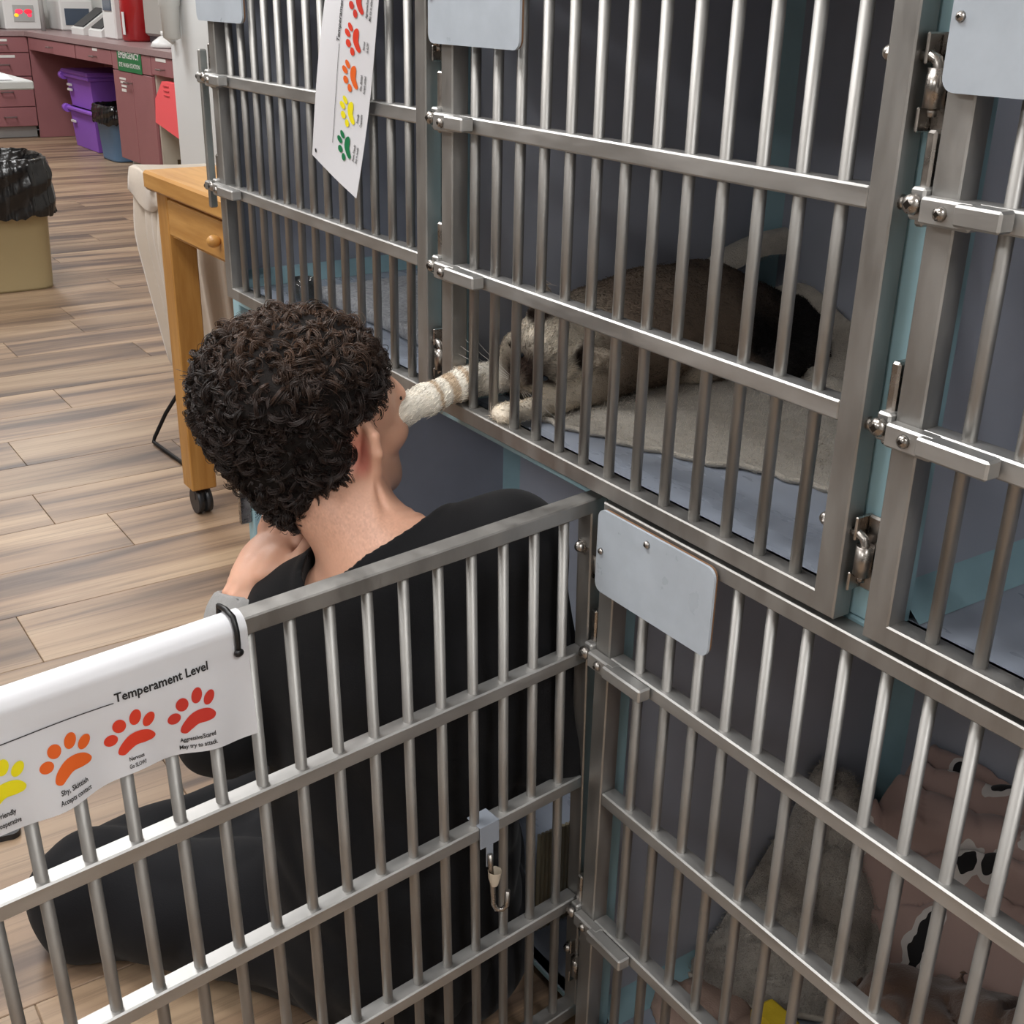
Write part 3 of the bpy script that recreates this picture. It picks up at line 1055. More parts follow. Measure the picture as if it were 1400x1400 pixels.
def ellip(P, c, r, B=None):
    Q = P - np.asarray(c, np.float32)
    if B is not None:
        Q = Q @ np.asarray(B, np.float32).T      # rows of B are the local axes
    r = np.asarray(r, np.float32)
    k0 = np.linalg.norm(Q / r, axis=1)
    k1 = np.linalg.norm(Q / (r * r), axis=1) + 1e-9
    return k0 * (k0 - 1) / k1


def chain(P, pts, rs, k=0.01):
    d = cone(P, pts[0], pts[1], rs[0], rs[1])
    for i in range(1, len(pts) - 1):
        d = smin(d, cone(P, pts[i], pts[i + 1], rs[i], rs[i + 1]), k)
    return d


def surface_nets(f, lo, hi, h):
    lo = np.asarray(lo, float)
    n = np.ceil((np.asarray(hi, float) - lo) / h).astype(int) + 1
    ax = [(lo[i] + h * np.arange(n[i])).astype(np.float32) for i in range(3)]
    G = np.empty(n, np.float32)
    for i in range(0, n[0], 16):
        X, Y, Z = np.meshgrid(ax[0][i:i + 16], ax[1], ax[2], indexing='ij')
        G[i:i + 16] = f(np.stack([X.ravel(), Y.ravel(), Z.ravel()], 1)).reshape(X.shape)
    S = G < 0
    c = [slice(0, -1), slice(1, None)]
    cnt = sum(S[c[i], c[j], c[k]].astype(np.int8) for i in (0, 1) for j in (0, 1) for k in (0, 1))
    act = (cnt > 0) & (cnt < 8)
    idx = np.argwhere(act)
    num = np.zeros(len(idx))
    acc = np.zeros((len(idx), 3))
    cor = {}
    for i in (0, 1):
        for j in (0, 1):
            for k in (0, 1):
                cor[(i, j, k)] = G[idx[:, 0] + i, idx[:, 1] + j, idx[:, 2] + k]
    for a in range(3):
        for u in (0, 1):
            for w in (0, 1):
                p = [u, w]
                p.insert(a, 0)
                q = [u, w]
                q.insert(a, 1)
                g0, g1 = cor[tuple(p)], cor[tuple(q)]
                m = (g0 < 0) != (g1 < 0)
                t = np.where(m, g0 / np.where(g0 == g1, 1, g0 - g1), 0)
                pt = np.tile(np.array(p, float), (len(idx), 1))
                pt[:, a] = t
                acc += pt * m[:, None]
                num += m
    V = lo + h * (idx + acc / num[:, None])
    vid = np.full(act.shape, -1, np.int64)
    vid[act] = np.arange(len(idx))
    F = []
    for a in range(3):
        b, d = [x for x in range(3) if x != a]
        s0 = [slice(1, -1)] * 3
        s0[a] = slice(0, -1)
        s1 = list(s0)
        s1[a] = slice(1, None)
        A, B = S[tuple(s0)], S[tuple(s1)]
        E = np.argwhere(A != B)
        o = np.array([1, 1, 1])
        o[a] = 0
        E0 = E + o
        inside = A[tuple(E.T)]

        def cell(db, dd):
            e = E0.copy()
            e[:, b] -= db
            e[:, d] -= dd
            return vid[tuple(e.T)]
        Q = np.stack([cell(0, 0), cell(1, 0), cell(1, 1), cell(0, 1)], 1)
        flip = inside if a != 1 else ~inside
        Q[~flip] = Q[~flip][:, ::-1]
        F.append(Q)
    F = np.concatenate(F)
    F = F[(F >= 0).all(1)]
    return V, F[:, ::-1]


def relax(V, F, n):
    """a few passes of neighbour averaging over the quad mesh"""
    E = np.concatenate([F[:, [0, 1]], F[:, [1, 2]], F[:, [2, 3]], F[:, [3, 0]]])
    E = np.concatenate([E, E[:, ::-1]])
    deg = np.bincount(E[:, 0], minlength=len(V)).astype(float)[:, None]
    for _ in range(n):
        S = np.stack([np.bincount(E[:, 0], V[E[:, 1], k], len(V)) for k in range(3)], 1)
        V = .4 * V + .6 * S / np.maximum(deg, 1)
    return V


def sdf_mesh(name, pieces, material, smooth=0):
    """pieces: list of (f, lo, hi, h) meshed one after the other into one mesh"""
    Vs, Fs, n = [], [], 0
    for f, lo, hi, h in pieces:
        V, F = surface_nets(f, lo, hi, h)
        Vs.append(V)
        Fs.append(F + n)
        n += len(V)
    V, F = np.concatenate(Vs), np.concatenate(Fs)
    if smooth:
        V = relax(V, F, smooth)
    me = bpy.data.meshes.new(name)
    me.vertices.add(len(V))
    me.vertices.foreach_set('co', V.astype(np.float32).ravel())
    me.loops.add(len(F) * 4)
    me.loops.foreach_set('vertex_index', F.astype(np.int32).ravel())
    me.polygons.add(len(F))
    me.polygons.foreach_set('loop_start', np.arange(0, len(F) * 4, 4, dtype=np.int32))
    me.update(calc_edges=True)
    me.polygons.foreach_set('use_smooth', np.ones(len(F), bool))
    for m in (material if isinstance(material, list) else [material]):
        me.materials.append(m)
    return me, V


def set_color(me, C):
    a = me.color_attributes.new('Col', 'FLOAT_COLOR', 'POINT')
    a.data.foreach_set('color', np.concatenate([C, np.ones((len(C), 1))], 1).astype(np.float32).ravel())


def make_curves(name, pts, sizes, rad, material, parent, cols=None):
    """hair strands as a curves object: pts (N,3), sizes per strand, rad per point, cols per strand"""
    hc = bpy.data.hair_curves.new(name)
    hc.add_curves([int(x) for x in sizes])
    hc.attributes['position'].data.foreach_set('vector', pts.astype(np.float32).ravel())
    ra = hc.attributes.get('radius') or hc.attributes.new('radius', 'FLOAT', 'POINT')
    ra.data.foreach_set('value', rad.astype(np.float32))
    if cols is not None:
        ca = hc.attributes.new('Col', 'FLOAT_COLOR', 'CURVE')
        ca.data.foreach_set('color', np.concatenate([cols, np.ones((len(cols), 1))], 1).astype(np.float32).ravel())
    hc.materials.append(material)
    return link(bpy.data.objects.new(name, hc), parent)


def vertex_color_material(name, rough, spec=.3, sss=0.0, bump=0.0, bscale=200, sheen=0.0, hair=False):
    m = bpy.data.materials.new(name)
    m.use_nodes = True
    nt = m.node_tree
    b = nt.nodes['Principled BSDF']
    a = nt.nodes.new('ShaderNodeAttribute')
    a.attribute_name = 'Col'
    nt.links.new(a.outputs['Color'], b.inputs['Base Color'])
    b.inputs['Roughness'].default_value = rough
    b.inputs['Specular IOR Level'].default_value = spec
    if sss:
        b.inputs['Subsurface Weight'].default_value = sss
        b.inputs['Subsurface Radius'].default_value = (.012, .005, .003)
        b.inputs['Subsurface Scale'].default_value = .6
    if sheen:
        b.inputs['Sheen Weight'].default_value = sheen
    if bump:
        tc = nt.nodes.new('ShaderNodeTexCoord')
        n = nt.nodes.new('ShaderNodeTexNoise')
        n.inputs['Scale'].default_value = bscale
        n.inputs['Detail'].default_value = 4
        nt.links.new(tc.outputs['Object'], n.inputs['Vector'])
        bp = nt.nodes.new('ShaderNodeBump')
        bp.inputs['Strength'].default_value = bump
        bp.inputs['Distance'].default_value = .002
        nt.links.new(n.outputs['Fac'], bp.inputs['Height'])
        nt.links.new(bp.outputs[0], b.inputs['Normal'])
    return m


def unit(v):
    v = np.asarray(v, float)
    return v / np.linalg.norm(v)


def sin_noise(P, freq, seed, n=5):
    r = np.random.default_rng(seed)
    out = np.zeros(len(P), np.float32)
    for i in range(n):
        d = unit(r.normal(size=3)) * freq * r.uniform(.6, 1.6)
        out += np.sin(P @ d.astype(np.float32) + r.uniform(0, 6.28))
    return out / n


# ------------------------------------------------------------------ seated person
person = thing('person', (0.1, -0.2, 0.0), 'person in black scrubs with curly dark hair sitting cross-legged on the floor', 'person')
Fd = unit((-.72, .69, 0))
Rd = np.array([Fd[1], -Fd[0], 0])
Rj = np.array([.215, -.055, .705])
Lj = CAM + ray(405, 850) * 1.51
mid = (Rj + Lj) / 2
Pel = np.array([.105, -.165, .12])
Hc = CAM + ray(450, 575) * 1.46
Hf = unit((-.24, .96, .10))
Hr = unit(np.cross(Hf, (0, 0, 1)))
Hu = np.cross(Hr, Hf)
tl = math.radians(-6)
Hr, Hu = math.cos(tl) * Hr + math.sin(tl) * Hu, -math.sin(tl) * Hr + math.cos(tl) * Hu
HB = np.stack([Hr, Hf, Hu])


def hl(x, y, z):
    return Hc + x * Hr + y * Hf + z * Hu


neck0 = mid + np.array([-.005, .0, .035]) - Fd * .022
neck1 = hl(0, -.03, -.06)
Wr = CAM + ray(338, 800) * 1.50
El = CAM + ray(308, 1000) * 1.50
ReE = Rj + np.array([.03, .05, -.27])
ReW = np.array([-.03, .02, .30])


def head_sdf(P):
    Q = (P - Hc.astype(np.float32)) @ HB.T.astype(np.float32)
    A = np.abs(Q)
    M_ = np.stack([A[:, 0], Q[:, 1], Q[:, 2]], 1)        # mirrored
    d = ellip(Q, (0, -.014, .032), (.075, .096, .088))
    d = smin(d, ellip(Q, (0, .034, -.028), (.062, .060, .080)), .03)
    d = smin(d, ellip(Q, (0, .042, -.082), (.048, .046, .036)), .025)
    d = smin(d, cone(M_, (.058, -.005, -.045), (.02, .07, -.098), .018, .02), .025)
    d = smin(d, ellip(M_, (.042, .058, -.022), (.022, .026, .018)), .02)
    d = smin(d, ellip(Q, (0, .080, .022), (.048, .018, .012)), .018)
    d = smax(d, -ellip(M_, (.031, .100, .002), (.017, .014, .012)), .012)
    d = smin(d, ellip(M_, (.031, .080, .002), (.013, .012, .011)), .004)
    d = smin(d, cone(Q, (0, .088, .012), (0, .112, -.026), .008, .012), .012)
    d = smin(d, ellip(M_, (.010, .104, -.030), (.008, .009, .007)), .008)
    d = smin(d, ellip(Q, (0, .092, -.058), (.022, .011, .006)), .006)
    d = smin(d, ellip(Q, (0, .090, -.068), (.019, .011, .006)), .005)
    # ears: plate, helix rim, lobe, hollow
    th = .35
    E = np.stack([M_[:, 0] - .080, M_[:, 1] + .013, M_[:, 2] + .012], 1) / 1.15
    # turn the ear plate outwards at the back
    c_, s_ = math.cos(1.2), math.sin(1.2)
    ex = E[:, 0] * c_ + E[:, 1] * s_
    ey = -E[:, 0] * s_ + E[:, 1] * c_
    E = np.stack([ex, ey, E[:, 2]], 1).astype(np.float32)
    hel = [(-.006, .014, .008), (.0, .012, .024), (.003, .0, .033), (.005, -.014, .028), (.006, -.020, .010), (.005, -.017, -.010), (.003, -.009, -.024), (.001, .002, -.031)]
    er = chain(E, hel, [.004, .0045, .0048, .0048, .0048, .0046, .0055, .0065], .003)
    pl = ellip(E, (.001, -.003, .002), (.0045, .019, .031))
    er = smin(er, pl, .005)
    er = smin(er, ellip(E, (.002, .008, -.004), (.006, .006, .008)), .004)
    er = smax(er, -ellip(E, (.009, .001, .004), (.006, .008, .013)), .004)
    d = smin(d, er * 1.15, .005)
    # neck with creases at the turned side
    nk = chain(P, [neck0 - np.array([0, 0, .05]), neck0, neck1], [.075, .061, .056], .03)
    d = smin(d, nk, .035)
    tr = chain(P, [Lj + np.array([.0, .0, .012]), neck0 + np.array([0, 0, -.02]), Rj + np.array([0, 0, .012])], [.045, .05, .045], .03)
    d = smin(d, tr, .04)
    s1 = (P - neck0.astype(np.float32)) @ unit(neck1 - neck0).astype(np.float32)
    side = np.clip(((P - neck0.astype(np.float32)) @ Rd.astype(np.float32)) / .05, 0, 1)
    d = d + .0024 * side * np.exp(-((s1 - .045) / .03) ** 2) * np.sin(s1 * 520 + 3 * np.sin(side * 2))
    return d


hand_dir = unit(hl(-.052, .045, -.092) - Wr)          # towards the jaw
hand_n = unit(np.cross(hand_dir, Rd) + .3 * (-Fd))     # back of the hand faces away from the face
hand_s = unit(np.cross(hand_n, hand_dir))


def hd(a, b, c):
    return Wr + a * hand_dir + b * hand_s + c * hand_n


def hand_sdf(P):
    d = chain(P, [Wr + (El - Wr) * .45, Wr + (El - Wr) * .12, Wr], [.034, .025, .022], .02)
    d = smin(d, ellip(P, hd(.048, 0, 0), (.048, .034, .015), np.stack([hand_dir, hand_s, hand_n])), .02)
    d = smin(d, ellip(P, hd(.035, .022, -.012), (.03, .016, .015), np.stack([hand_dir, hand_s, hand_n])), .012)
    for i, (b, L) in enumerate(((.027, .068), (.009, .076), (-.010, .070), (-.028, .056))):
        k = .085 - .004 * abs(i - 1)
        pts = [hd(k, b, .003), hd(k + L * .42, b * 1.05, -.008), hd(k + L * .62, b * 1.05, -.034), hd(k + L * .50, b, -.052)]
        d = smin(d, chain(P, pts, [.0095, .0085, .008, .007], .004), .006)
    d = smin(d, chain(P, [hd(.02, .03, -.006), hd(.055, .05, -.014), hd(.088, .052, -.022)], [.013, .010, .008], .005), .01)
    # tendons at the wrist
    for b in (-.009, .004):
        d = smin(d, cone(P, hd(-.03, b, -.020), hd(.02, b, -.016), .004, .004), .006)
    return d


Lh, Rh = Pel - Rd * .085 + np.array([0, 0, -.01]), Pel + Rd * .085 + np.array([0, 0, -.01])
Lk, Rk = np.array([-.225, -.487, .078]), np.array([-.23, .14, .13])
La, Ra = np.array([-.32, -.12, .055]), np.array([-.16, -.28, .06])


def torso(P, g):
    d = chain(P, [Pel, Pel * .55 + mid * .45 - np.array([0, 0, .02]), mid - np.array([0, 0, .10]), mid - np.array([0, 0, .035])], [.125 + g, .112 + g, .122 + g, .085 + g], .06)
    # flatten front to back
    q = (P - mid.astype(np.float32)) @ Fd.astype(np.float32)
    d = smin(d, chain(P, [Lj, mid + np.array([0, 0, -.012]), Rj], [.052 + g, .062 + g, .052 + g], .05), .07)
    for s_ in (-1, 1):
        d = smin(d, cone(P, mid + s_ * Rd * .075 - np.array([0, 0, .11]), Pel + s_ * Rd * .06, .085 + g, .10 + g), .06)
    return smax(d, np.abs(q) - .125 - g, .04)


def body_sdf(P):
    d = torso(P, -.012)
    d = smin(d, chain(P, [Lj, El, Wr], [.047, .038, .026], .03), .03)
    d = smin(d, chain(P, [Rj, ReE, ReW], [.047, .038, .026], .03), .03)
    d = smin(d, ellip(P, ReW + np.array([-.06, .0, -.02]), (.07, .035, .02)), .02)
    d = smin(d, chain(P, [Lh, Lk, La], [.085, .058, .04], .03), .04)
    d = smin(d, chain(P, [Rh, Rk, Ra], [.085, .058, .04], .03), .04)
    d = smin(d, chain(P, [neck0 - np.array([0, 0, .04]), neck0 - np.array([0, 0, .01])], [.06, .055], .03), .03)
    return d


SKINM = vertex_color_material('skin', .45, .35, .12, .12, 260)
me, V = sdf_mesh('body', [(head_sdf, Hc - (.17, .17, .215), Hc + (.17, .17, .14), .0026),
                          (hand_sdf, np.minimum(Wr, El * .5 + Wr * .5) - .07, np.maximum(Wr + hand_dir * .16, El * .5 + Wr * .5) + .06, .0028),
                          (body_sdf, (-.47, -.65, .0), (.36, .3, .70), .009)], SKINM)
Q = (V - Hc) @ HB.T
base = np.array(lin((206, 158, 134)))
C = np.tile(base, (len(V), 1))
C *= (1 + .05 * sin_noise(V.astype(np.float32), 60, 3)[:, None])
red = np.array(lin((214, 126, 112)))
ear = np.clip(1 - np.linalg.norm((np.abs(Q) * [1, 0, 0] + Q * [0, 1, 1] - [.084, -.012, -.012]) / [.022, .03, .04], axis=1), 0, 1) * 1.5
ear = np.clip(ear, 0, .8)[:, None]
C = C * (1 - ear) + red * ear
lip = np.clip(1.6 - np.linalg.norm((Q - [0, .10, -.063]) / [.024, .014, .012], axis=1), 0, 1)[:, None] * .7
C = C * (1 - lip) + np.array(lin((176, 100, 96))) * lip
# close-cropped nape and stubble shade on the neck
st = np.clip((Q[:, 1] * -1 - .005) / .05, 0, 1) * np.clip(1 - np.abs(Q[:, 2] + .07) / .05, 0, 1) * .22
st = (st * (1 + .35 * rng.normal(size=len(V))))[:, None].clip(0, 1)
st[Q[:, 2] < -.13] = 0
C = C * (1 - st) + np.array(lin((92, 70, 60))) * st
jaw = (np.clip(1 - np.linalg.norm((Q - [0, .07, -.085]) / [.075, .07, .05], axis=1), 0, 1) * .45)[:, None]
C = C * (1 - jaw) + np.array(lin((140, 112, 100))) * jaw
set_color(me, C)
link(bpy.data.objects.new('body', me), person)
for s_ in (-1, 1):
    m = MB()
    m.ell(hl(s_ * .031, .078, .002), (.0125, .0125, .0125), 16, 12)
    m.build('eye', mat('eye_white', (225, 220, 214), .2), person)
    MB().ell(hl(s_ * .031, .0875, .002), (.0055, .0045, .0055), 12, 8).build('iris', mat('brown_iris', (62, 42, 30), .15), person)
    P_ = [hl(s_ * x, .082 - abs(x - .03) * .45, .022 + .003 * math.sin((x - .012) / .04 * 3)) for x in np.linspace(.012, .052, 6)]
    MB().tube(P_, [.002, .0035, .004, .0035, .003, .0015], 8).build('eyebrow', mat('brow_hair', (40, 30, 26), .8), person)

# scrubs
SCRUB = mat('black_scrub_cloth', (9, 9, 12), .82, 0, .2, var=.12, vscale=9, bump=.12, bscale=500, sheen=.05)
SCRUBP = mat('black_trouser_cloth', (12, 12, 16), .82, 0, .22, var=.12, vscale=9, bump=.12, bscale=500, sheen=.05)


def folds(P, amp, freq, seed):
    w = P + .03 * np.stack([sin_noise(P, 14, seed + 1, 3), sin_noise(P, 14, seed + 2, 3), sin_noise(P, 14, seed + 3, 3)], 1)
    n1 = sin_noise(w.astype(np.float32), freq, seed, 4)
    return amp * (1 - np.abs(n1) * 2.0).clip(-1, 1)


def neck_cut(P):
    """opening of the top around the neck"""
    up = unit(neck1 - neck0 + np.array([0, 0, .06]))
    c = neck0 + np.array([0, 0, .000]) + Fd * .012
    B = np.stack([Rd, unit(np.cross(up, Rd)), up])
    return ellip(P, c + up * .045, (.083, .085, .070), B)


def top_sdf(P):
    d = torso(P, .006)
    d = smin(d, chain(P, [Lj, El, El * .6 + Wr * .4], [.056, .054, .048], .03), .035)
    d = smin(d, chain(P, [Rj, ReE, ReE * .6 + ReW * .4], [.060, .056, .05], .03), .035)
    d = smin(d, chain(P, [Lj + np.array([0, 0, .02]), neck0 + np.array([0, 0, -.005]), Rj + np.array([0, 0, .018])], [.046, .062, .046], .04), .045)
    d = smin(d, chain(P, [Pel + np.array([.0, 0, .03]), Pel + np.array([.0, 0, .1])], [.165, .15], .05), .06)
    d = d + folds(P, .005, 48, 21) * np.clip((.62 - P[:, 2]) / .3, .15, 1)
    # collar band, opening
    nc = neck_cut(P)
    d = d - .0022 * np.clip((.014 - nc) / .003, 0, 1)
    d = smax(d, -nc, .004)
    return smax(d, .03 - P[:, 2], .01)


me, V = sdf_mesh('scrub_top', [(top_sdf, (-.14, -.43, .02), (.34, .12, .83), .0042)], SCRUB, 3)
link(bpy.data.objects.new('scrub_top', me), person)


def trouser_sdf(P):
    d = chain(P, [Lh, Lk, La], [.112, .086, .07], .04)
    d = smin(d, chain(P, [Rh, Rk, Ra], [.115, .092, .07], .04), .05)
    d = smin(d, ellip(P, Pel - np.array([0, 0, .01]), (.15, .16, .125)), .05)
    d = d + folds(P, .006, 42, 33)
    return smax(d, .003 - P[:, 2], .006)


me, V = sdf_mesh('trousers', [(trouser_sdf, (-.48, -.66, -.004), (.30, .30, .27), .0065)], SCRUBP)
link(bpy.data.objects.new('trousers', me), person)


def sleeve_sdf(P):
    d = chain(P, [El * .9 + Wr * .1, El * .6 + Wr * .4, El * .28 + Wr * .72, El * .06 + Wr * .94], [.040, .042, .041, .036], .03)
    d = d + folds(P, .0035, 40, 5)
    dirw = unit(Wr - El).astype(np.float32)
    t = (P - Wr.astype(np.float32)) @ dirw
    cut = t + .012
    hole = cone(P, El, Wr + dirw * .03, .036, .0285)
    return smax(smax(d, cut, .003), -smax(hole, -(t + .035), .004), .002)


def sleeve2_sdf(P):
    d = chain(P, [Rj * .3 + ReE * .7, ReE, ReE * .1 + ReW * .9], [.052, .050, .034], .03)
    return d + folds(P, .0035, 40, 6)


lo = np.minimum(np.minimum(El, Wr), Lj * .3 + El * .7) - .07
hi = np.maximum(np.maximum(El, Wr), Lj * .3 + El * .7) + .07
lo2 = np.minimum(np.minimum(ReE, ReW), Rj) - .07
hi2 = np.maximum(np.maximum(ReE, ReW), Rj * .3 + ReE * .7) + .07
GREYJ = mat('grey_jersey', (142, 141, 140), .85, 0, .2, var=.07, vscale=120, bump=.25, bscale=700, sheen=.2)
me, V = sdf_mesh('undershirt_sleeve', [(sleeve_sdf, lo, hi, .0042)], GREYJ)
o = link(bpy.data.objects.new('undershirt_sleeve', me), person)
o['label'] = 'grey jersey cuff at the wrist'
me, V = sdf_mesh('undershirt_sleeve', [(sleeve2_sdf, lo2, hi2, .006)], GREYJ)
link(bpy.data.objects.new('undershirt_sleeve', me), person)
for nm, a, f in (('shoe', La, unit((.5, .85, 0))), ('shoe', Ra, unit((-.3, -.95, 0)))):
    def shoe(P, a=a, f=f):
        B = np.stack([f, np.cross((0, 0, 1), f), (0, 0, 1)])
        d = ellip(P, a + f * .07 + np.array([0, 0, -.008]), (.13, .045, .04), B)
        return smax(d, .004 - P[:, 2], .006)
    me, V = sdf_mesh(nm, [(shoe, a + f * .07 - .15, a + f * .07 + (.15, .15, .06), .007)], mat('black_shoe', (24, 24, 26), .5))
    link(bpy.data.objects.new(nm, me), person)

# ------------------------------------------------------------------ curly hair
HcHair = CAM + ray(386, 560) * 1.462
v0 = unit(ray(386, 560))


def hair_sdf(P, g=0.0):
    Q = (P - Hc.astype(np.float32)) @ HB.T.astype(np.float32)
    d = ellip(P, HcHair + np.array([0, 0, .012]), (.120 + g, .118 + g, .115 + g))
    d = smin(d, ellip(Q, (.0, -.03, .065), (.092 + g, .105 + g, .080 + g)), .04)
    d = smin(d, ellip(Q, (.0, -.072, -.045), (.068 + g, .042 + g, .075 + g)), .04)
    d = smin(d, ellip(np.stack([np.abs(Q[:, 0]), Q[:, 1], Q[:, 2]], 1), (.060, -.048, -.015), (.026 + g, .032 + g, .062 + g)), .02)
    # keep clear of the face and the ears
    face = smax(ellip(Q, (0, .145, -.045), (.13, .105, .125)), -Q[:, 2] - .3, .01)
    d = smax(d, -face, .02)
    earc = ellip(np.stack([np.abs(Q[:, 0]), Q[:, 1], Q[:, 2]], 1), (.098, .012, -.022), (.026, .030, .046))
    d = smax(d, -earc, .012)
    below = ellip(Q, (.05, .068, -.125), (.10, .10, .085))
    return smax(d, -below, .02)


HAIRCAP = mat('hair_base', (20, 15, 13), .8, 0, .2, bump=.8, bscale=120)


def cap_sdf(P):
    return hair_sdf(P, -.010) + .005 * sin_noise(P, 130, 9, 5)


me, V = sdf_mesh('hair', [(cap_sdf, HcHair - .19, HcHair + .2, .0036)], HAIRCAP)
hair = link(bpy.data.objects.new('hair', me), person)
hair['label'] = 'thick dark brown curly hair'
# ringlets
Nrm = np.zeros((len(V), 3))
me.update()
nv = np.empty(len(V) * 3, np.float32)
me.vertices.foreach_get('normal', nv)
Nrm = nv.reshape(-1, 3)
g = rng
Qv = (V - Hc) @ HB.T
ok = np.ones(len(V), bool)
ok &= ~((np.abs(Qv[:, 0]) > .055) & (Qv[:, 1] > -.006) & (Qv[:, 2] < .022) & (Qv[:, 2] > -.09))
ok &= ~((Qv[:, 1] > .04) & (Qv[:, 2] < .04))
cand = np.nonzero(ok)[0]
NCL, NST, NPT = 2300, 12, 24
sel = g.choice(cand, NCL, replace=False)
roots, nr = V[sel] - Nrm[sel] * .003, Nrm[sel]
QR = (roots - Hc) @ HB.T
tt = np.linspace(0, 1, NPT)
pts, rads, cols = [], [], []
for ci in range(NCL):
    n_ = nr[ci]
    nape = np.clip((-.03 - QR[ci, 2]) / .05, 0, 1) * np.clip((.03 - QR[ci, 1]) / .04, 0, 1)
    facey = np.clip((QR[ci, 1] - .0) / .05, 0, 1)
    sh = max(nape, facey * .6)
    tang = unit(np.cross(n_, g.normal(size=3)))
    lie = unit(tang + np.array([0, 0, -.5 - nape]))
    lie = unit(lie - n_ * (lie @ n_))
    # ringlet axis stands off the head or lies along it
    mixn = g.uniform(.1, 1.0) * (1 - .7 * nape)
    axis = unit(n_ * mixn + lie * (1.15 - mixn))
    e1 = unit(np.cross(axis, n_ + .01 * g.normal(size=3)))
    e2 = np.cross(axis, e1)
    length = g.uniform(.012, .034) * (1 - .4 * sh)
    rad = g.uniform(.0085, .0165) * (1 - .55 * sh)
    turns = g.uniform(.75, 1.5) * (1 if g.random() < .5 else -1)
    ph = g.uniform(0, 6.28)
    tone = g.uniform(.55, 1.4)
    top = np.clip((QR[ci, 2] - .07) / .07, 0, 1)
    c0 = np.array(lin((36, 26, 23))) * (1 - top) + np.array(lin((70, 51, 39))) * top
    rise = g.uniform(.003, .011) * (1 - .6 * sh)
    for si in range(NST):
        off = g.normal(size=3) * .0013
        p2 = ph + g.normal() * .10
        r2 = rad * (1 + .10 * g.normal())
        L2 = length * (1 + .08 * g.normal())
        env = np.minimum(1, tt * 3.0) * (1 - .25 * tt)
        a = p2 + tt * turns * 2 * math.pi
        ctr = roots[ci][None] + off + n_[None] * (rise * np.minimum(1, tt * 3) - .006 * sh * tt)[:, None]
        P_ = ctr + axis[None] * (L2 * tt)[:, None] + (r2 * env * np.cos(a))[:, None] * e1 + (r2 * env * np.sin(a))[:, None] * e2
        if g.random() < .14:
            P_ = P_ + n_[None] * (.016 * tt ** 2)[:, None] * g.uniform(0, 1) * (1 - sh) + g.normal(size=3) * .006 * tt[:, None]
        pts.append(P_)
        rads.append(.00046 * (1 - .5 * tt))
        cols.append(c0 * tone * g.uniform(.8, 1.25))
pts = np.concatenate(pts)
HAIRM = vertex_color_material('hair_strand', .4, .4)
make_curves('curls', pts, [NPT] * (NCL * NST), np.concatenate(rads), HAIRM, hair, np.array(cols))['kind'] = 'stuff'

# ------------------------------------------------------------------ cat
cat = thing('cat', (.06, .25, .825), 'cream and grey-brown cat lying in the cage reaching a white paw through the bars', 'cat')
ZP = .824
HS = 1.12
ch = onplane(1, 744, 487, .088)
cf = unit(-CR * .50 - CU * .52 - CF * .70)
cu = unit(-CF * .62 + CR * .55 + CU * .56)
cu = unit(cu - cf * (cu @ cf))
crr = np.cross(cf, cu)                     # cat's right-hand side as seen along its gaze
CB = np.stack([crr, cf, cu])


def cl(x, y, z):
    return ch + HS * (x * crr + y * cf + z * cu)


ctip = onplane(1, 549, 561, -.088)
cbar = np.array([.020, .0, .853])
csh = np.array([.058, .085, .868])


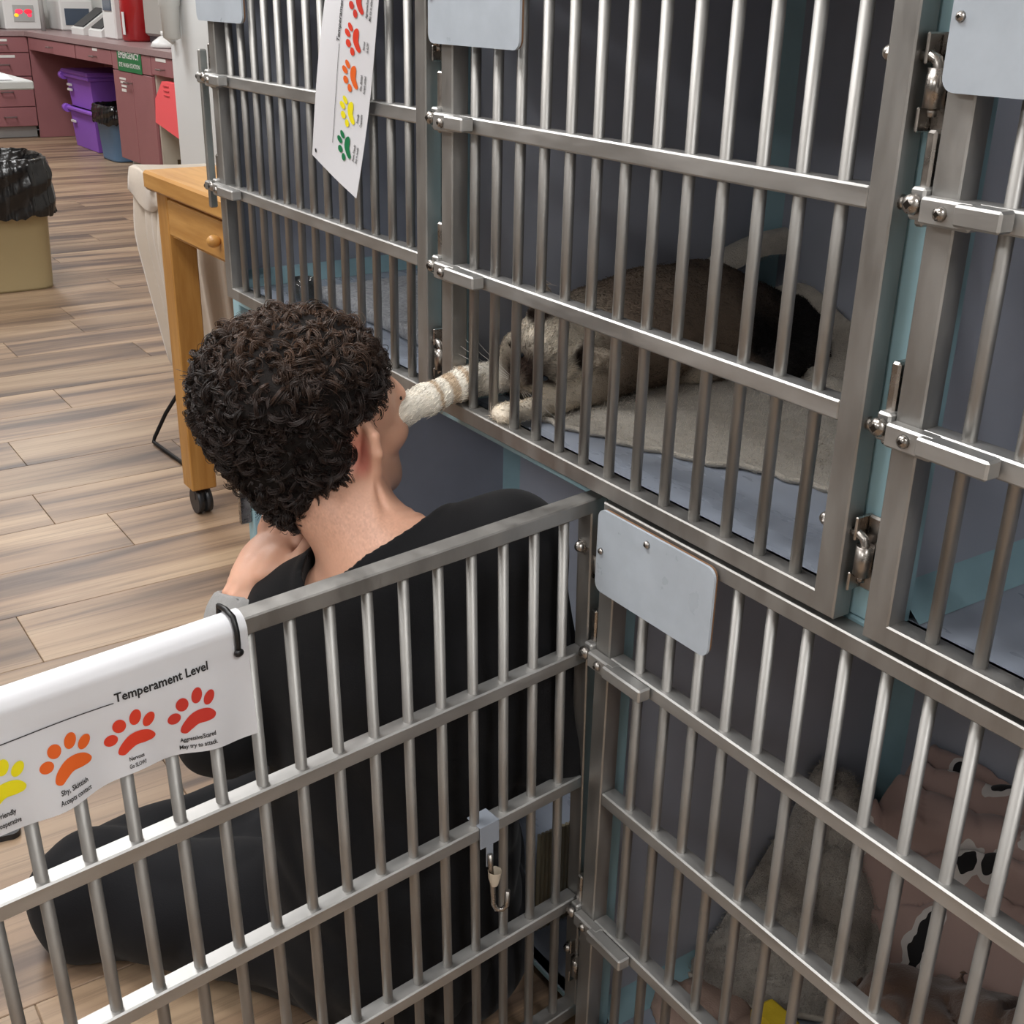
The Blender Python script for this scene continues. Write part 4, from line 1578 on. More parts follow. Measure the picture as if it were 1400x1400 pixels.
def cat_sdf(P):
    d = chain(P, [(.045, .47, .875), (.042, .38, .893), (.045, .28, .893), (.045, .19, .884), (.055, .14, .88)], [.062, .070, .070, .062, .050], .05)
    d = smax(d, -(P[:, 0] + .031), .01)
    # haunch and hind leg
    d = smin(d, ellip(P, (.078, .43, .868), (.036, .075, .052)), .03)
    d = smin(d, chain(P, [(.095, .45, .845), (.105, .40, .836), (.10, .335, .838), (.098, .325, .836)], [.022, .017, .014, .015], .01), .02)
    # neck, shoulder, elbow
    d = smin(d, cone(P, (.055, .15, .885), ch, .046, .036), .03)
    d = smin(d, ellip(P, (.088, .165, .858), (.030, .045, .036)), .025)
    # resting foreleg and paw
    p0 = onplane(2, 697, 566, .836)
    d = smin(d, chain(P, [(.098, .155, .845), (.105, .09, .838), p0], [.022, .0135, .0125], .012), .015)
    d = smin(d, ellip(P, p0 + np.array([-.004, -.004, 0]), (.018, .017, .0125)), .008)
    # reaching foreleg
    d = smin(d, chain(P, [csh, cbar, cbar * .4 + ctip * .6, ctip], [.023, .0165, .016, .0165], .012), .018)
    d = smin(d, ellip(P, ctip, (.019, .021, .017)), .01)
    # head
    Q = ((P - ch.astype(np.float32)) @ CB.T.astype(np.float32)) / HS
    M_ = np.stack([np.abs(Q[:, 0]), Q[:, 1], Q[:, 2]], 1)
    h = ellip(Q, (0, -.006, .004), (.043, .042, .040))
    h = smin(h, ellip(M_, (.026, .008, -.014), (.020, .022, .018)), .015)
    h = smin(h, ellip(Q, (0, .034, -.013), (.017, .018, .014)), .014)
    h = smin(h, ellip(Q, (0, .030, -.026), (.013, .014, .009)), .01)
    h = smin(h, cone(Q, (0, .03, .014), (0, .046, -.006), .010, .007), .012)
    h = smax(h, -ellip(M_, (.019, .044, .006), (.010, .009, .006)), .006)
    e = cone(M_, (.026, -.008, .024), (.058, -.012, .062), .021, .0035)
    e = smax(e, np.abs(M_[:, 1] + .010) - .009, .005)
    e = smax(e, -cone(M_, (.029, .006, .028), (.054, .000, .056), .015, .002), .003)
    h = smin(h, e, .008)
    d = smin(d, h * HS, .014)
    # tail curled round the rump
    d = smin(d, chain(P, [(.04, .50, .895), (.075, .535, .885), (.115, .535, .865), (.145, .50, .848), (.15, .44, .842), (.135, .405, .842)], [.026, .026, .027, .025, .022, .015], .02), .02)
    return smax(d, ZP - P[:, 2], .004) if True else d


def cat_sdf_low(P):
    d = cat_sdf(P)
    return d


# the reaching paw hangs in front of the bars, so the floor cut only applies inside the cage
def cat_full(P):
    a = cat_sdf(P)
    arm = chain(P, [csh, cbar, cbar * .4 + ctip * .6, ctip], [.023, .0165, .016, .0165], .012)
    arm = smin(arm, ellip(P, ctip, (.019, .021, .017)), .01)
    for k in (-1, 0, 1, 2):
        q = ctip + unit(ctip - cbar) * .012 + unit(np.cross(ctip - cbar, (0, 0, 1))) * .0085 * (k - .5)
        arm = smin(arm, ellip(P, q, (.0075, .0075, .0078)), .004)
    return smin(a, arm, .006)


FURSKIN = vertex_color_material('cat_fur_skin', .8, .2, 0, .5, 400)
me, V = sdf_mesh('cat_body', [(cat_full, (-.06, -.13, .79), (.19, .58, .99), .0031)], FURSKIN)


def cat_color(V):
    Vf = V.astype(np.float32)
    Q = ((V - ch) @ CB.T) / HS
    n = sin_noise(Vf, 130, 4)[:, None]
    cream, grey, white = np.array(lin((210, 199, 182))), np.array(lin((132, 116, 102))), np.array(lin((226, 220, 208)))
    dark, black, tan = np.array(lin((66, 53, 47))), np.array(lin((34, 31, 31))), np.array(lin((186, 166, 142)))
    C = np.tile(grey, (len(V), 1)) * (1 + .10 * n)
    k = np.clip((V[:, 2] - .90) / .06, 0, 1)[:, None]
    C = C * (1 - .25 * k)
    # paler flank and chest
    k = np.clip((.20 - V[:, 1]) / .08, 0, 1)[:, None] * .5
    C = C * (1 - k) + cream * k
    # rump and tail darken
    k = np.clip((V[:, 1] - .40) / .11, 0, 1)[:, None]
    C = C * (1 - k) + black * k
    k = np.clip((V[:, 0] - .10) / .02, 0, 1)[:, None] * np.clip((V[:, 1] - .38) / .03, 0, 1)[:, None]
    C = C * (1 - k) + black * k
    # head
    hd_ = np.clip((.066 - np.linalg.norm(Q - [0, -.005, 0], axis=1)) / .012, 0, 1)[:, None]
    hc = np.tile(cream, (len(V), 1)) * (1 + .12 * n)
    stripes = (np.sin(Q[:, 0] * 420) > .35) & (Q[:, 1] > .0) & (Q[:, 2] > .008)
    hc = np.where(stripes[:, None], hc * .72, hc)
    es = (np.abs(np.abs(Q[:, 0]) - .026) < .012) & (np.abs(Q[:, 2] - .004 + .2 * (np.abs(Q[:, 0]) - .02)) < .004) & (Q[:, 1] > .012)
    hc = np.where(es[:, None], dark * .6, hc)
    mask = np.clip(1.75 - np.linalg.norm((Q - [0, .045, -.006]) / [.026, .03, .028], axis=1), 0, 1)[:, None]
    hc = hc * (1 - mask) + dark * mask
    wh = np.clip(1.4 - np.linalg.norm((Q - [0, .036, -.030]) / [.018, .02, .010], axis=1), 0, 1)[:, None] * .7
    hc = hc * (1 - wh) + white * wh
    ear = np.clip((.006 - cone(np.stack([np.abs(Q[:, 0]), Q[:, 1], Q[:, 2]], 1).astype(np.float32), (.040, -.008, .040), (.06, -.012, .064), .016, .004)) / .006, 0, 1)[:, None]
    inner = ear * np.clip((Q[:, 1:2] + .006) / .004, 0, 1)
    hc = hc * (1 - ear) + dark * ear
    hc = hc * (1 - .5 * inner)
    C = C * (1 - hd_) + hc * hd_
    # legs
    da = cone(Vf, csh * .35 + cbar * .65, ctip, .02, .02)
    k = np.clip((.012 - da) / .008, 0, 1)[:, None]
    ax_ = unit(ctip - cbar)
    s_ = (V - cbar) @ ax_
    ring = (np.abs(s_ - .018) < .006) | (np.abs(s_ + .002) < .004) | (np.abs(s_ - .040) < .003)
    wl = np.where(ring[:, None], tan, white * (1 + .05 * n))
    C = C * (1 - k) + wl * k
    p0 = onplane(2, 697, 566, .836)
    da = cone(Vf, (.10, .10, .842), p0, .02, .02)
    k = np.clip((.008 - da) / .008, 0, 1)[:, None]
    C = C * (1 - k) + cream * 1.1 * k
    k = np.clip(1.6 - np.linalg.norm((V - [.10, .325, .835]) / [.025, .025, .02], axis=1), 0, 1)[:, None]
    C = C * (1 - k) + cream * k
    return C


set_color(me, cat_color(V))
body = link(bpy.data.objects.new('cat_body', me), cat)
for s_ in (-1, 1):
    MB().ell(cl(s_ * .0185, .0355, .006), (.0062, .0062, .0035), 14, 10).build('eye', mat('cat_eye', (52, 58, 66), .1), cat)
MB().ell(cl(0, .0525, -.008), (.0045, .0045, .0045), 12, 8).build('nose', mat('cat_nose', (96, 66, 62), .4), cat)
WHISK = mat('whisker', (225, 222, 216), .4)
m = MB()
for s_ in (-1, 1):
    for k in range(4):
        a = cl(s_ * .010, .046, -.016 - .002 * k)
        b = cl(s_ * .05, .052, -.010 - .008 * k)
        c_ = cl(s_ * .075, .046, -.012 - .012 * k)
        m.tube([a, b, c_], [.0003, .00025, .0001], 4, cap=False)
o = m.build('whiskers', WHISK, cat)
o['kind'] = 'stuff'
# fur
me.update()
nv = np.empty(len(V) * 3, np.float32)
me.vertices.foreach_get('normal', nv)
NV = nv.reshape(-1, 3)
NF = 110000
sel = rng.integers(0, len(V), NF)
rt = V[sel] + rng.normal(size=(NF, 3)) * .0012
nn = NV[sel]
flow = np.tile(np.array([.0, 1.0, -.25]), (NF, 1))
Qs = ((rt - ch) @ CB.T) / HS
inh = np.linalg.norm(Qs, axis=1) < .068
flow[inh] = -cf + .6 * (rt[inh] - ch) / .05
onarm = cone(rt.astype(np.float32), csh, ctip, .02, .02) < .012
flow[onarm & ~inh] = ctip - cbar + np.array([0, 0, -.03])
flow = flow / (np.linalg.norm(flow, axis=1)[:, None] + 1e-9)
flow = flow - nn * (flow * nn).sum(1)[:, None]
short = (onarm | inh)[:, None]
dirn = flow + nn * rng.uniform(.35, .9, (NF, 1)) * np.where(short, .5, 1) + rng.normal(size=(NF, 3)) * np.where(short, .14, .25)
dirn /= np.linalg.norm(dirn, axis=1)[:, None]
Lf = rng.uniform(.010, .019, NF) * np.where(onarm | inh, .55, 1)
Lf = np.where(np.linalg.norm(Qs, axis=1) > .05, np.where(inh, Lf * .6, Lf), Lf)
ts = np.linspace(0, 1, 4)
FP = rt[:, None] + dirn[:, None] * (Lf[:, None] * ts)[:, :, None] + np.array([0, 0, -1.0]) * (Lf[:, None] * ts ** 2 * .25)[:, :, None]
FR = np.tile(.00036 * (1 - .75 * ts), NF)
FC = cat_color(rt) * rng.uniform(.65, 1.35, (NF, 1)) * (1 + .3 * sin_noise(rt.astype(np.float32), 260, 14)[:, None]).clip(.6, 1.4)
make_curves('fur', FP.reshape(-1, 3), [4] * NF, FR, vertex_color_material('cat_fur', .6, .25), body, FC)['kind'] = 'stuff'


# ------------------------------------------------------------------ towels and blankets
def fuzz(parent, V, N, n, length, rad, color, seed, name='pile'):
    r = np.random.default_rng(seed)
    sel = r.integers(0, len(V), n)
    rt = V[sel] + r.normal(size=(n, 3)) * .002
    d = N[sel] + r.normal(size=(n, 3)) * .7
    d /= np.linalg.norm(d, axis=1)[:, None]
    ts = np.linspace(0, 1, 3)
    P = rt[:, None] + d[:, None] * (r.uniform(.5, 1.2, n)[:, None] * length * ts)[:, :, None] + (r.normal(size=(n, 3)) * length * .4)[:, None] * (ts ** 2)[None, :, None]
    C = np.array(lin(color))[None] * r.uniform(.7, 1.3, (n, 1))
    make_curves(name, P.reshape(-1, 3), [3] * n, np.tile(rad * (1 - .5 * ts), n), PILE, parent, C)['kind'] = 'stuff'


PILE = vertex_color_material('towel_pile', .9, .1)


def normals(me, n):
    me.update()
    a = np.empty(n * 3, np.float32)
    me.vertices.foreach_get('normal', a)
    return a.reshape(-1, 3)


TOWEL = mat('beige_terry', (190, 182, 170), .95, 0, .1, var=.10, vscale=70, bump=.7, bscale=450, sheen=.3)
# towel under the cat, rising against the back panel
EDGE = [onplane(2, *p, .824)[:2] for p in ((733, 570), (836, 600), (950, 627), (1027, 641), (1097, 656), (1140, 672), (1180, 690), (1230, 720))]
ex = np.array([e[0] for e in EDGE])
ey = np.array([e[1] for e in EDGE])
nx, ny = 110, 90
xs = np.linspace(-.028, .655, nx)
G = np.zeros((nx, ny, 3))
for i, x in enumerate(xs):
    yf = np.interp(x, ex, ey) if x > ex[0] else ey[0] + (ex[0] - x) * .25
    yf = yf + .004 * math.sin(x * 70) + .003 * math.sin(x * 160)
    for j in range(ny):
        y = yf + (.566 - yf) * (j / (ny - 1)) ** .9
        z = .8235 + .0022 * math.sin(x * 30 + y * 18) * math.sin(y * 24 - x * 9)
        up = np.clip((y - .44) / .12, 0, 1)
        z += (.085 + .02 * math.sin(x * 26)) * up ** 1.8 + .012 * math.exp(-((y - .475 - .012 * math.sin(x * 17)) / .012) ** 2) * (1 if x > .12 else .3)
        rt_ = np.clip((x - .56) / .09, 0, 1)
        z += .05 * rt_ ** 2 * (1 + .3 * math.sin(y * 30))
        z += .006 * math.exp(-((y - .27 - .25 * (x - .3)) / .02) ** 2) * np.clip((x - .25) / .1, 0, 1)
        G[i, j] = (x, y, z)
tw = thing('cat_towel', (.3, .3, .82), 'beige terry towel spread under the cat', 'towel')


def sheet(name, G, material, parent, th=.005):
    nx, ny = G.shape[:2]
    du = np.gradient(G, axis=0)
    dv = np.gradient(G, axis=1)
    N = np.cross(du, dv)
    N /= np.linalg.norm(N, axis=2)[:, :, None] + 1e-12
    B = G - N * th
    m = MB()
    m.grid(G)
    m.grid(B[:, ::-1])
    for A_, B_ in ((G[:, 0], B[:, 0]), (B[:, -1], G[:, -1])):
        m.grid(np.stack([B_, A_]))
    for A_, B_ in ((B[0], G[0]), (G[-1], B[-1])):
        m.grid(np.stack([B_, A_]))
    return m.build(name, material, parent), N


o, N = sheet('towel_sheet', G, TOWEL, tw, .004)
fuzz(o, G.reshape(-1, 3), N.reshape(-1, 3), 26000, .0035, .00028, (198, 190, 178), 3)
m = MB()
m.tube(G[1:-1, 0] + np.array([0, 0, .0005]), .0035, 6)
m.build('towel_hem', TOWEL, tw)
# stiff folded corner standing in the back corner
a0, a1 = onplane(1, 950, 372, .44), onplane(1, 1074, 316, .565)
b0, b1 = onplane(1, 985, 385, .42), onplane(1, 1080, 345, .555)
F2 = np.zeros((24, 10, 3))
for i in range(24):
    for j in range(10):
        u, v = i / 23, j / 9
        p = (a0 * (1 - u) + a1 * u) * (1 - v) + (b0 * (1 - u) + b1 * u) * v
        p = p + np.array([.012, -.012, .012]) * math.sin(math.pi * v) + np.array([0, 0, .012]) * math.sin(math.pi * u)
        F2[i, j] = p
o, N = sheet('towel_corner', F2, TOWEL, tw, .006)
fuzz(o, F2.reshape(-1, 3), N.reshape(-1, 3), 3000, .003, .00028, (198, 190, 178), 4)

# folded towel in the end cage
SPECK = mat('speckled_grey_towel', (158, 160, 164), .95, 0, .1, var=.22, vscale=160, bump=.6, bscale=300, detail=2)


def slab(P):
    q = np.abs(P - np.array([-.33, .25, .828], np.float32)) - np.array([.26, .15, .010], np.float32)
    d = np.linalg.norm(np.maximum(q, 0), axis=1) + np.minimum(q.max(1), 0) - .008
    return smax(d + .004 * sin_noise(P, 30, 8), .8195 - P[:, 2], .002)


me, V = sdf_mesh('folded_towel', [(slab, (-.62, .08, .812), (-.05, .42, .86), .006)], SPECK)
o = tag(link(bpy.data.objects.new('folded_towel', me)), 'grey speckled towel folded flat in the end cage', 'towel')
t = thing('clear_tub', (-.6, .09, .819), 'small clear plastic tub in the end cage', 'tub')
P = np.array([[[-.60 + r_ * math.cos(a), .07 + r_ * math.sin(a), z] for a in np.linspace(0, 2 * math.pi, 20, endpoint=False)] for r_, z in ((.001, .819), (.018, .819), (.022, .86), (.0205, .86), (.0165, .8215), (.001, .8215))])
MB().grid(P, wrap=True).build('tub_wall', mat('clear_plastic', (235, 240, 240), .05, trans=.95), t)

# rumpled blankets of the lower cage
BZ = .0335


def blob(ells, amp, freq, seed, k=.05, fold=(.55, -.65, -.5)):
    fd = unit(fold).astype(np.float32)

    def f(P):
        d = None
        for c, r in ells:
            e = ellip(P, c, r)
            d = e if d is None else smin(d, e, k)
        w = P + .025 * np.stack([sin_noise(P, 13, seed + i, 3) for i in (1, 2, 3)], 1)
        w = w - fd * (.78 * (w @ fd))[:, None]
        n1 = sin_noise(w.astype(np.float32), freq, seed, 4)
        d = d + amp * (.55 - (np.abs(n1) * 3.2).clip(0, 1))
        d = d + amp * .4 * sin_noise(P, freq * 2.4, seed + 9, 4)
        d = smax(d, BZ - P[:, 2], .003)
        d = smax(d, .333 - P[:, 0], .004)
        d = smax(d, P[:, 1] - .577, .004)
        return smax(d, .02 - P[:, 1], .004)
    return f


FLEECE = mat('grey_fleece', (172, 166, 158), .95, 0, .1, var=.12, vscale=40, bump=.7, bscale=350, sheen=.4)


def crease(x, y, kx, ky, seed, warp=.02):
    """rounded folds parted by sharp valleys; 0 in a valley, 1 on a fold's back"""
    r = np.random.default_rng(seed)
    a, b, c, d = r.uniform(0, 6.28, 4)
    wx = x + warp * np.sin(y * 17 + a) + warp * .5 * np.sin(x * 41 + y * 23 + b)
    wy = y + warp * np.sin(x * 15 + c) + warp * .5 * np.sin(y * 37 - x * 19 + d)
    return np.abs(np.sin(wx * kx + wy * ky)) ** .55


def drape(name, x0, x1, yf, y1, height, material, nx=130, ny=120, th=.006):
    G = np.zeros((nx, ny, 3))
    for i, x in enumerate(np.linspace(x0, x1, nx)):
        y = yf(x) + (y1 - yf(x)) * np.linspace(0, 1, ny)
        G[i] = np.stack([np.full(ny, x), y, height(np.full(ny, x), y)], 1)
    o, N = sheet(name, G, material, None, th)
    return o, G, N


def bump2(x, y, cx, cy, rx, ry):
    return np.exp(-((x - cx) / rx) ** 2 - ((y - cy) / ry) ** 2)


def towel_h(x, y):
    h = .175 * bump2(x, y, .345, .42, .065, .10) + .10 * bump2(x, y, .44, .40, .10, .10) + .045 * bump2(x, y, .40, .29, .10, .09)
    yf = .18 + np.maximum(0, x - .41)
    k = np.clip((y - yf) / .06, 0, 1)
    f = .028 * crease(x, y, 34, 22, 3) * (.3 + h / .2) + .014 * crease(x, y, -30, 62, 9, .03)
    return .042 + (h + f) * k ** .7


FT = thing('fluffy_towel', (.42, .35, .033), 'grey fluffy towel heaped in the corner of the lower cage', 'towel')
o, G, N = drape('towel_sheet', .338, .585, lambda x: .18 + max(0, x - .41), .572, towel_h, FLEECE)
o.parent = FT
o.matrix_parent_inverse = Matrix.Translation(-Vector(FT.location))
fuzz(o, G.reshape(-1, 3), N.reshape(-1, 3), 30000, .005, .0003, (176, 170, 162), 5)
MB().tube(G[1:-1, 0] + np.array([0, -.001, -.003]), .005, 6).build('hem', mat('towel_hem_band', (196, 188, 176), .9), FT)


def print_material():
    m = bpy.data.materials.new('printed_fleece')
    m.use_nodes = True
    nt = m.node_tree
    L = nt.links.new
    b = nt.nodes['Principled BSDF']
    tc = nt.nodes.new('ShaderNodeTexCoord')
    vo = nt.nodes.new('ShaderNodeTexVoronoi')
    vo.voronoi_dimensions = '2D'
    vo.inputs['Scale'].default_value = 12
    vo.inputs['Randomness'].default_value = .8
    n = nt.nodes.new('ShaderNodeTexNoise')
    n.inputs['Scale'].default_value = 22
    mixv = nt.nodes.new('ShaderNodeMix')
    mixv.data_type = 'VECTOR'
    mixv.inputs['Factor'].default_value = .035
    L(tc.outputs['Object'], mixv.inputs['A'])
    L(n.outputs['Color'], mixv.inputs['B'])
    L(tc.outputs['Object'], n.inputs['Vector'])
    L(mixv.outputs['Result'], vo.inputs['Vector'])
    r = nt.nodes.new('ShaderNodeValToRGB')
    r.color_ramp.interpolation = 'CONSTANT'
    e = r.color_ramp.elements
    e[0].position = 0
    e[0].color = (*lin((26, 24, 26)), 1)
    e[1].position = .13
    e[1].color = (*lin((214, 208, 204)), 1)
    x = e.new(.235)
    x.color = (*lin((176, 150, 142)), 1)
    L(vo.outputs['Distance'], r.inputs['Fac'])
    L(r.outputs['Color'], b.inputs['Base Color'])
    b.inputs['Roughness'].default_value = .95
    b.inputs['Sheen Weight'].default_value = .3
    return m


def printed_h(x, y):
    h = .20 * np.clip((y - .36) / .09, 0, 1) ** .7 + .05 * bump2(x, y, .75, .50, .25, .1) + .04 * np.clip((y - .46) / .1, 0, 1)
    edge = np.clip((x - .375) / .035, 0, 1) ** .5
    return .04 + h * edge + .030 * crease(x, y, 5, 62, 12, .025) * edge + .010 * crease(x, y, 40, 25, 14)


o, G, N = drape('printed_blanket', .378, 1.3, lambda x: .355 + .02 * math.sin(x * 9), .573, printed_h, print_material(), 170, 110)
tag(o, 'pinkish fleece blanket with black and white spots along the cage back', 'blanket')
me, V = sdf_mesh('brown_blanket', [(blob([((.66, .27, .08), (.12, .13, .14)), ((.80, .26, .10), (.15, .15, .17)), ((.98, .26, .08), (.17, .16, .15))], .016, 55, 80, fold=(.3, -.5, .8)),
                                    (.5, .06, .03), (1.18, .44, .30), .0065)], mat('brown_fleece', (112, 90, 78), .95, 0, .1, var=.2, vscale=6, bump=.4, bscale=300, sheen=.35))
tag(link(bpy.data.objects.new('brown_blanket', me)), 'dark brown fleece blanket bunched in front of the spotted blanket', 'blanket')
me, V = sdf_mesh('pink_cloth', [(blob([((.46, .14, .035), (.12, .07, .022)), ((.58, .16, .04), (.1, .08, .04))], .008, 55, 90),
                                 (.335, .03, .03), (.72, .25, .11), .0055)], mat('dusty_pink_cloth', (170, 146, 134), .9, 0, .1, var=.06, vscale=20, bump=.3, bscale=300))
tag(link(bpy.data.objects.new('pink_cloth', me)), 'dusty pink cloth lying at the front of the lower cage', 'cloth')
yc_ = onplane(2, 1060, 1390, .085)
tag(MB().box(yc_[0] - .028, yc_[0] + .028, yc_[1] - .022, yc_[1] + .022, .066, .088, .006).build('yellow_toy', mat('yellow_plush', (214, 184, 40), .8, bump=.3)), 'small yellow plush block on the pink cloth', 'toy')
# ribbed mat just inside the open cage
t = thing('ribbed_mat', (.2, .12, .033), 'beige ribbed mat standing just inside the open cage', 'mat')
c0 = onplane(1, 772, 1200, .06)
for k in range(9):
    MB().cyl((c0[0] - .05 + .0, .05 + .007 * k, .034), (c0[0] - .05, .05 + .007 * k, c0[2] + .045), .0034, 6).build('rib', mat('straw', (150, 140, 116), .8), t)

# tablet lying on the floor at the frame edge
t = thing('tablet', (-.6, -.62, 0), 'black tablet with a grey rim lying on the floor by the knee', 'tablet')
Mt = Matrix.Translation((-.517, -.528, 0)) @ Matrix.Rotation(math.radians(-12), 4, 'Z')
m = MB()
m.prism([(a - .16, b - .24) for a, b in rrect(.16, .24, .014)], lambda u, v, d: (u, v, d), 0.0005, .011)
m.build('case', mat('dark_case', (38, 38, 42), .5), t, Mt)
m = MB()
m.prism([(a - .153, b - .233) for a, b in rrect(.146, .226, .010)], lambda u, v, d: (u, v, d), .011, .0118)
m.build('bezel', mat('grey_bezel', (120, 120, 124), .4), t, Mt)
m = MB()
m.prism([(a - .150, b - .230) for a, b in rrect(.140, .220, .008)], lambda u, v, d: (u, v, d), .0118, .0122)
m.build('screen', mat('black_glass', (20, 20, 22), .12), t, Mt)

# ------------------------------------------------------------------ temperament signs
PAWC = [(0, 112, 66), (236, 222, 20), (226, 98, 30), (212, 58, 34), (196, 52, 40)]
CAPT = [('Sweet, Friendly', 'Easy to handle'), ('Friendly', 'Cooperative'), ('Shy, Skittish', 'Accepts contact'), ('Nervous', 'Go SLOW!'), ('Aggressive/Scared', 'May try to attack.')]


def catmull(p, n=6):
    p = np.array(p, float)
    out = []
    k = len(p)
    for i in range(k):
        a, b, c, d = p[(i - 1) % k], p[i], p[(i + 1) % k], p[(i + 2) % k]
        for t_ in np.linspace(0, 1, n, endpoint=False):
            out.append(.5 * (2 * b + (c - a) * t_ + (2 * a - 5 * b + 4 * c - d) * t_ ** 2 + (3 * b - a - 3 * c + d) * t_ ** 3))
    return np.array(out)


def paw_shapes():
    sh = [catmull([(-.66, -.62), (-.55, -.28), (-.2, .06), (.2, .16), (.6, .06), (.84, -.22), (.76, -.42), (.45, -.47), (.08, -.46), (-.2, -.62), (-.45, -.78)])]
    for cx, cy, rx, ry, a in ((-.86, .10, .27, .25, 0), (-.48, .62, .26, .30, 10), (.16, .80, .23, .34, -12), (.66, .52, .22, .32, -30)):
        an = np.linspace(0, 2 * math.pi, 24, endpoint=False)
        x, y = rx * np.cos(an), ry * np.sin(an)
        r = math.radians(a)
        sh.append(np.stack([cx + x * math.cos(r) - y * math.sin(r), cy + x * math.sin(r) + y * math.cos(r)], 1))
    return sh


def sign(name, label, L, v0, v1, f, sc, paws_u, pawv, title_u, nu=60, nvv=30, holes=(), us=1.0):
    """f(u, v, off) -> 3-D; v0..v1 sheet span; printing lies a hair in front of the sheet"""
    loc = f(L / 2, v0, 0)
    t = thing(name, tuple(loc), label, 'sign', 'temperament signs')
    U, Vv = np.linspace(0, L, nu), np.linspace(v0, v1, nvv)
    A = np.array([[f(u, v, 0) for v in Vv] for u in U])
    B = np.array([[f(u, v, -.0006) for v in Vv] for u in U])
    m = MB()
    m.grid(A[:, ::-1])
    m.grid(B)
    m.grid(np.stack([A[:, 0], B[:, 0]]))
    m.grid(np.stack([B[:, -1], A[:, -1]]))
    m.grid(np.stack([B[0], A[0]]))
    m.grid(np.stack([A[-1], B[-1]]))
    m.build('sheet', PAPER, t)

    def put(nm, V2, F, material):
        P = np.array([f(u, v, .0010) for u, v in V2])
        MB().add(P, F).build(nm, material, t)
    s = sc
    for k, pu in enumerate(paws_u):
        Vs, Fs, n = [], [], 0
        for shp in paw_shapes():
            q = shp * s * [us, 1] + [pu, pawv]
            kk = len(q)
            c_ = q.mean(0) if kk < 30 else np.array([pu, pawv]) + np.array([.06 * us, -.16]) * s
            Vs.append(np.concatenate([c_ + (q - c_) * r_ for r_ in (1, .75, .5, .25)] + [[c_]]))
            for r_ in range(3):
                Fs += [[n + r_ * kk + i, n + r_ * kk + (i + 1) % kk, n + (r_ + 1) * kk + (i + 1) % kk, n + (r_ + 1) * kk + i] for i in range(kk)]
            Fs += [[n + 3 * kk + i, n + 3 * kk + (i + 1) % kk, n + 4 * kk] for i in range(kk)]
            n += 4 * kk + 1
        put('paw_print', np.concatenate(Vs), Fs, mat('ink_paw_%d' % k, PAWC[k], .55))
        for li, tx in enumerate(CAPT[k]):
            w = .0019 * len(tx) * us * sc / .0225
            V2, F = text_mesh(tx, .0066 * sc / .0225, w, True)
            put('caption', V2 + [pu - w / 2, pawv - s * 1.18 - .0085 * li * sc / .0225], F, INK)
    V2, F = text_mesh('Temperament Level', .0125 * sc / .0225, (title_u[1] - title_u[0]), True)
    tv = pawv + s * 1.72
    put('title', V2 + [title_u[0], tv], F, INK)
    nl = 30
    lu = np.linspace(title_u[2], title_u[0] - .001, nl)
    V2 = np.concatenate([np.stack([lu, np.full(nl, tv - .0006)], 1), np.stack([lu, np.full(nl, tv + .0004)], 1)])
    put('blank_line', V2, [[i, i + 1, nl + i + 1, nl + i] for i in range(nl - 1)], INK)
    for hu, hv in holes:
        an = np.linspace(0, 2 * math.pi, 16, endpoint=False)
        put('punched_hole', np.stack([hu + .0028 * np.cos(an), hv + .0028 * np.sin(an)], 1), [list(range(16))], DARKP)
    return t


MOn = np.array(MO)
LS = .352


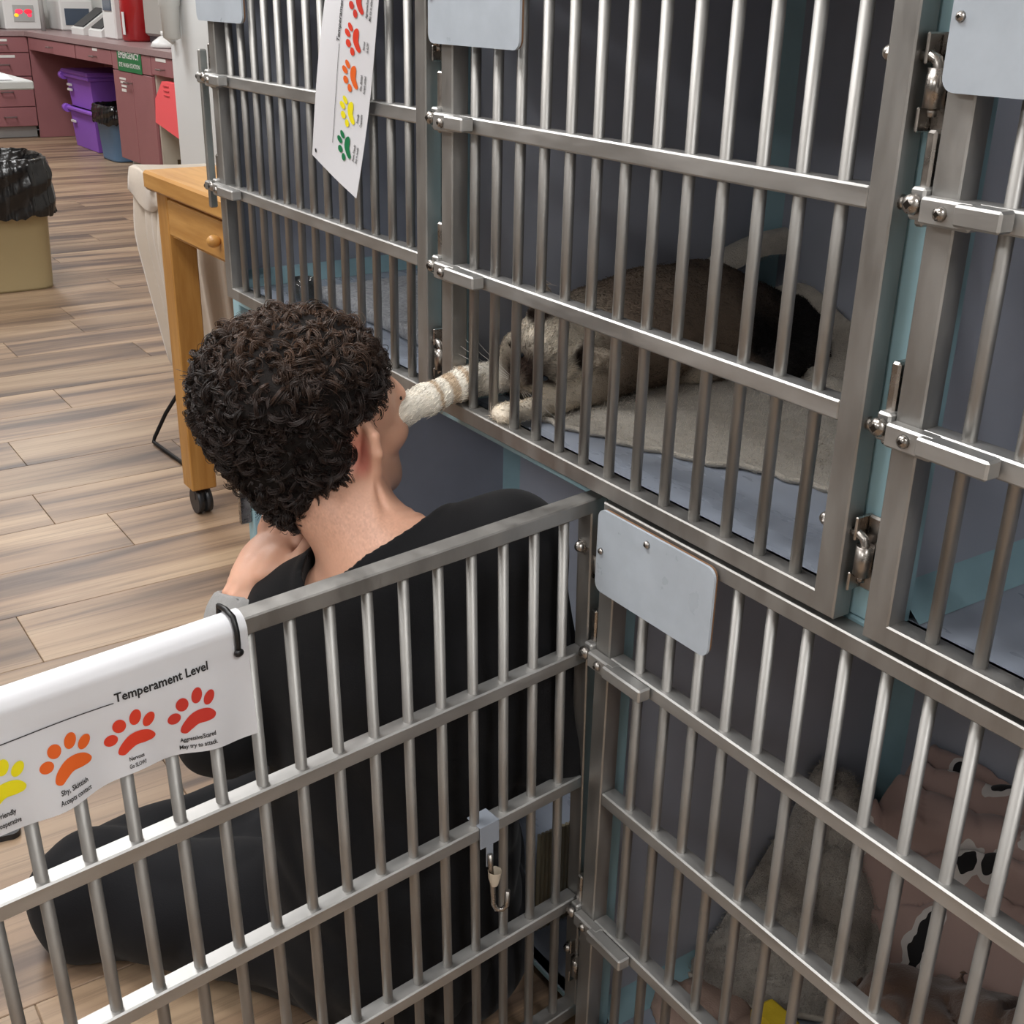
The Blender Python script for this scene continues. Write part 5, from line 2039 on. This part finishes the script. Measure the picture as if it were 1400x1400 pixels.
def f_open(u, v, off):
    """u from the sheet's far end to the hinge-side end; v = height on the door; over 0.8 the sheet folds over the rail"""
    x = HX - .438 - LS + u
    wav = .0022 * math.sin(u * 40 + v * 25) * math.sin((.80 - min(v, .80)) * 18) + .0025 * math.sin(u * 95 + 1) * np.clip((.75 - v) / .07, 0, 1)
    r = .0145
    if v < .792:
        y, z = -r - .0006 + wav * (1 if v < .77 else .4) - .0012 * np.clip((.74 - v) / .06, 0, 1), v
        if v < .72:
            z = v + .006 * math.sin(u * 30 + .5) * (.72 - v) / .04
        n = np.array([0, -1.0, 0])
    else:
        a = min((v - .792) / r, math.pi)
        y, z = -r * math.cos(a), .790 + r * .95 * math.sin(a)
        n = np.array([0, -math.cos(a), math.sin(a)])
        if v - .792 > math.pi * r:
            z -= (v - .792) - math.pi * r
    return xf(np.array([np.array([x, y, z]) + n * off]), MOn)[0]


E0 = LS - .0594
s = sign('temperament_sign', 'white temperament sign with coloured paw prints tied to the open lower door', LS, .684, .862, f_open, .0225,
         [E0 - .0565 * k for k in (4, 3, 2, 1, 0)], .7255, (LS - .1276, LS - .0416, .035), 70, 44)
m = MB()
tx = HX - .450
tp = [(tx, -.0165, .770), (tx, -.0185, .780), (tx, -.0185, .793), (tx, -.014, .8055), (tx, 0, .8075), (tx, .014, .8055), (tx, .0165, .79), (tx, .012, .776), (tx, .0, .771), (tx, -.013, .769), (tx, -.0165, .770)]
m.tube(tp, .0028, 8)
m.ell((tx, -.0185, .771), (.005, .003, .004), 10, 8)
m.build('zip_tie', mat('black_nylon', (16, 16, 18), .4), s, MO)

cU = unit((.300, .954))
cV = np.array([-cU[1], cU[0]])
c00 = np.array([-.2165, 1.0525])


def f_hang(u, v, off):
    p = c00 + cU * u + cV * v
    p = p + np.array([-.15, .0]) * max(0, u - .24) ** 2
    y = -.0225 - off + .003 * math.sin(u * 14 + v * 20) - .004 * math.sin(v / .14 * math.pi)
    return np.array([p[0], y, p[1]])


LH = .292
s = sign('temperament_sign', 'white temperament sign hanging askew on the upper end cage door', LH, 0.0, .141, f_hang, .0205,
         [.055 + .0472 * k for k in range(5)], .043, (LH - .112, LH - .03, .045), holes=[(.012, .128)], us=.9)
pt = f_hang(LH - .012, .128, 0)
m = MB()
m.tube([pt + [0, -.001, 0], pt + [0, .012, .012], pt + [0, .036, .03], pt + [0, .036, .05], pt + [0, .012, .052], pt + [0, -.006, .04], pt + [0, -.003, .0]], .0016, 6)
m.build('zip_tie', mat('black_nylon', (16, 16, 18), .4), s)
strike(LL, -.772, .39)
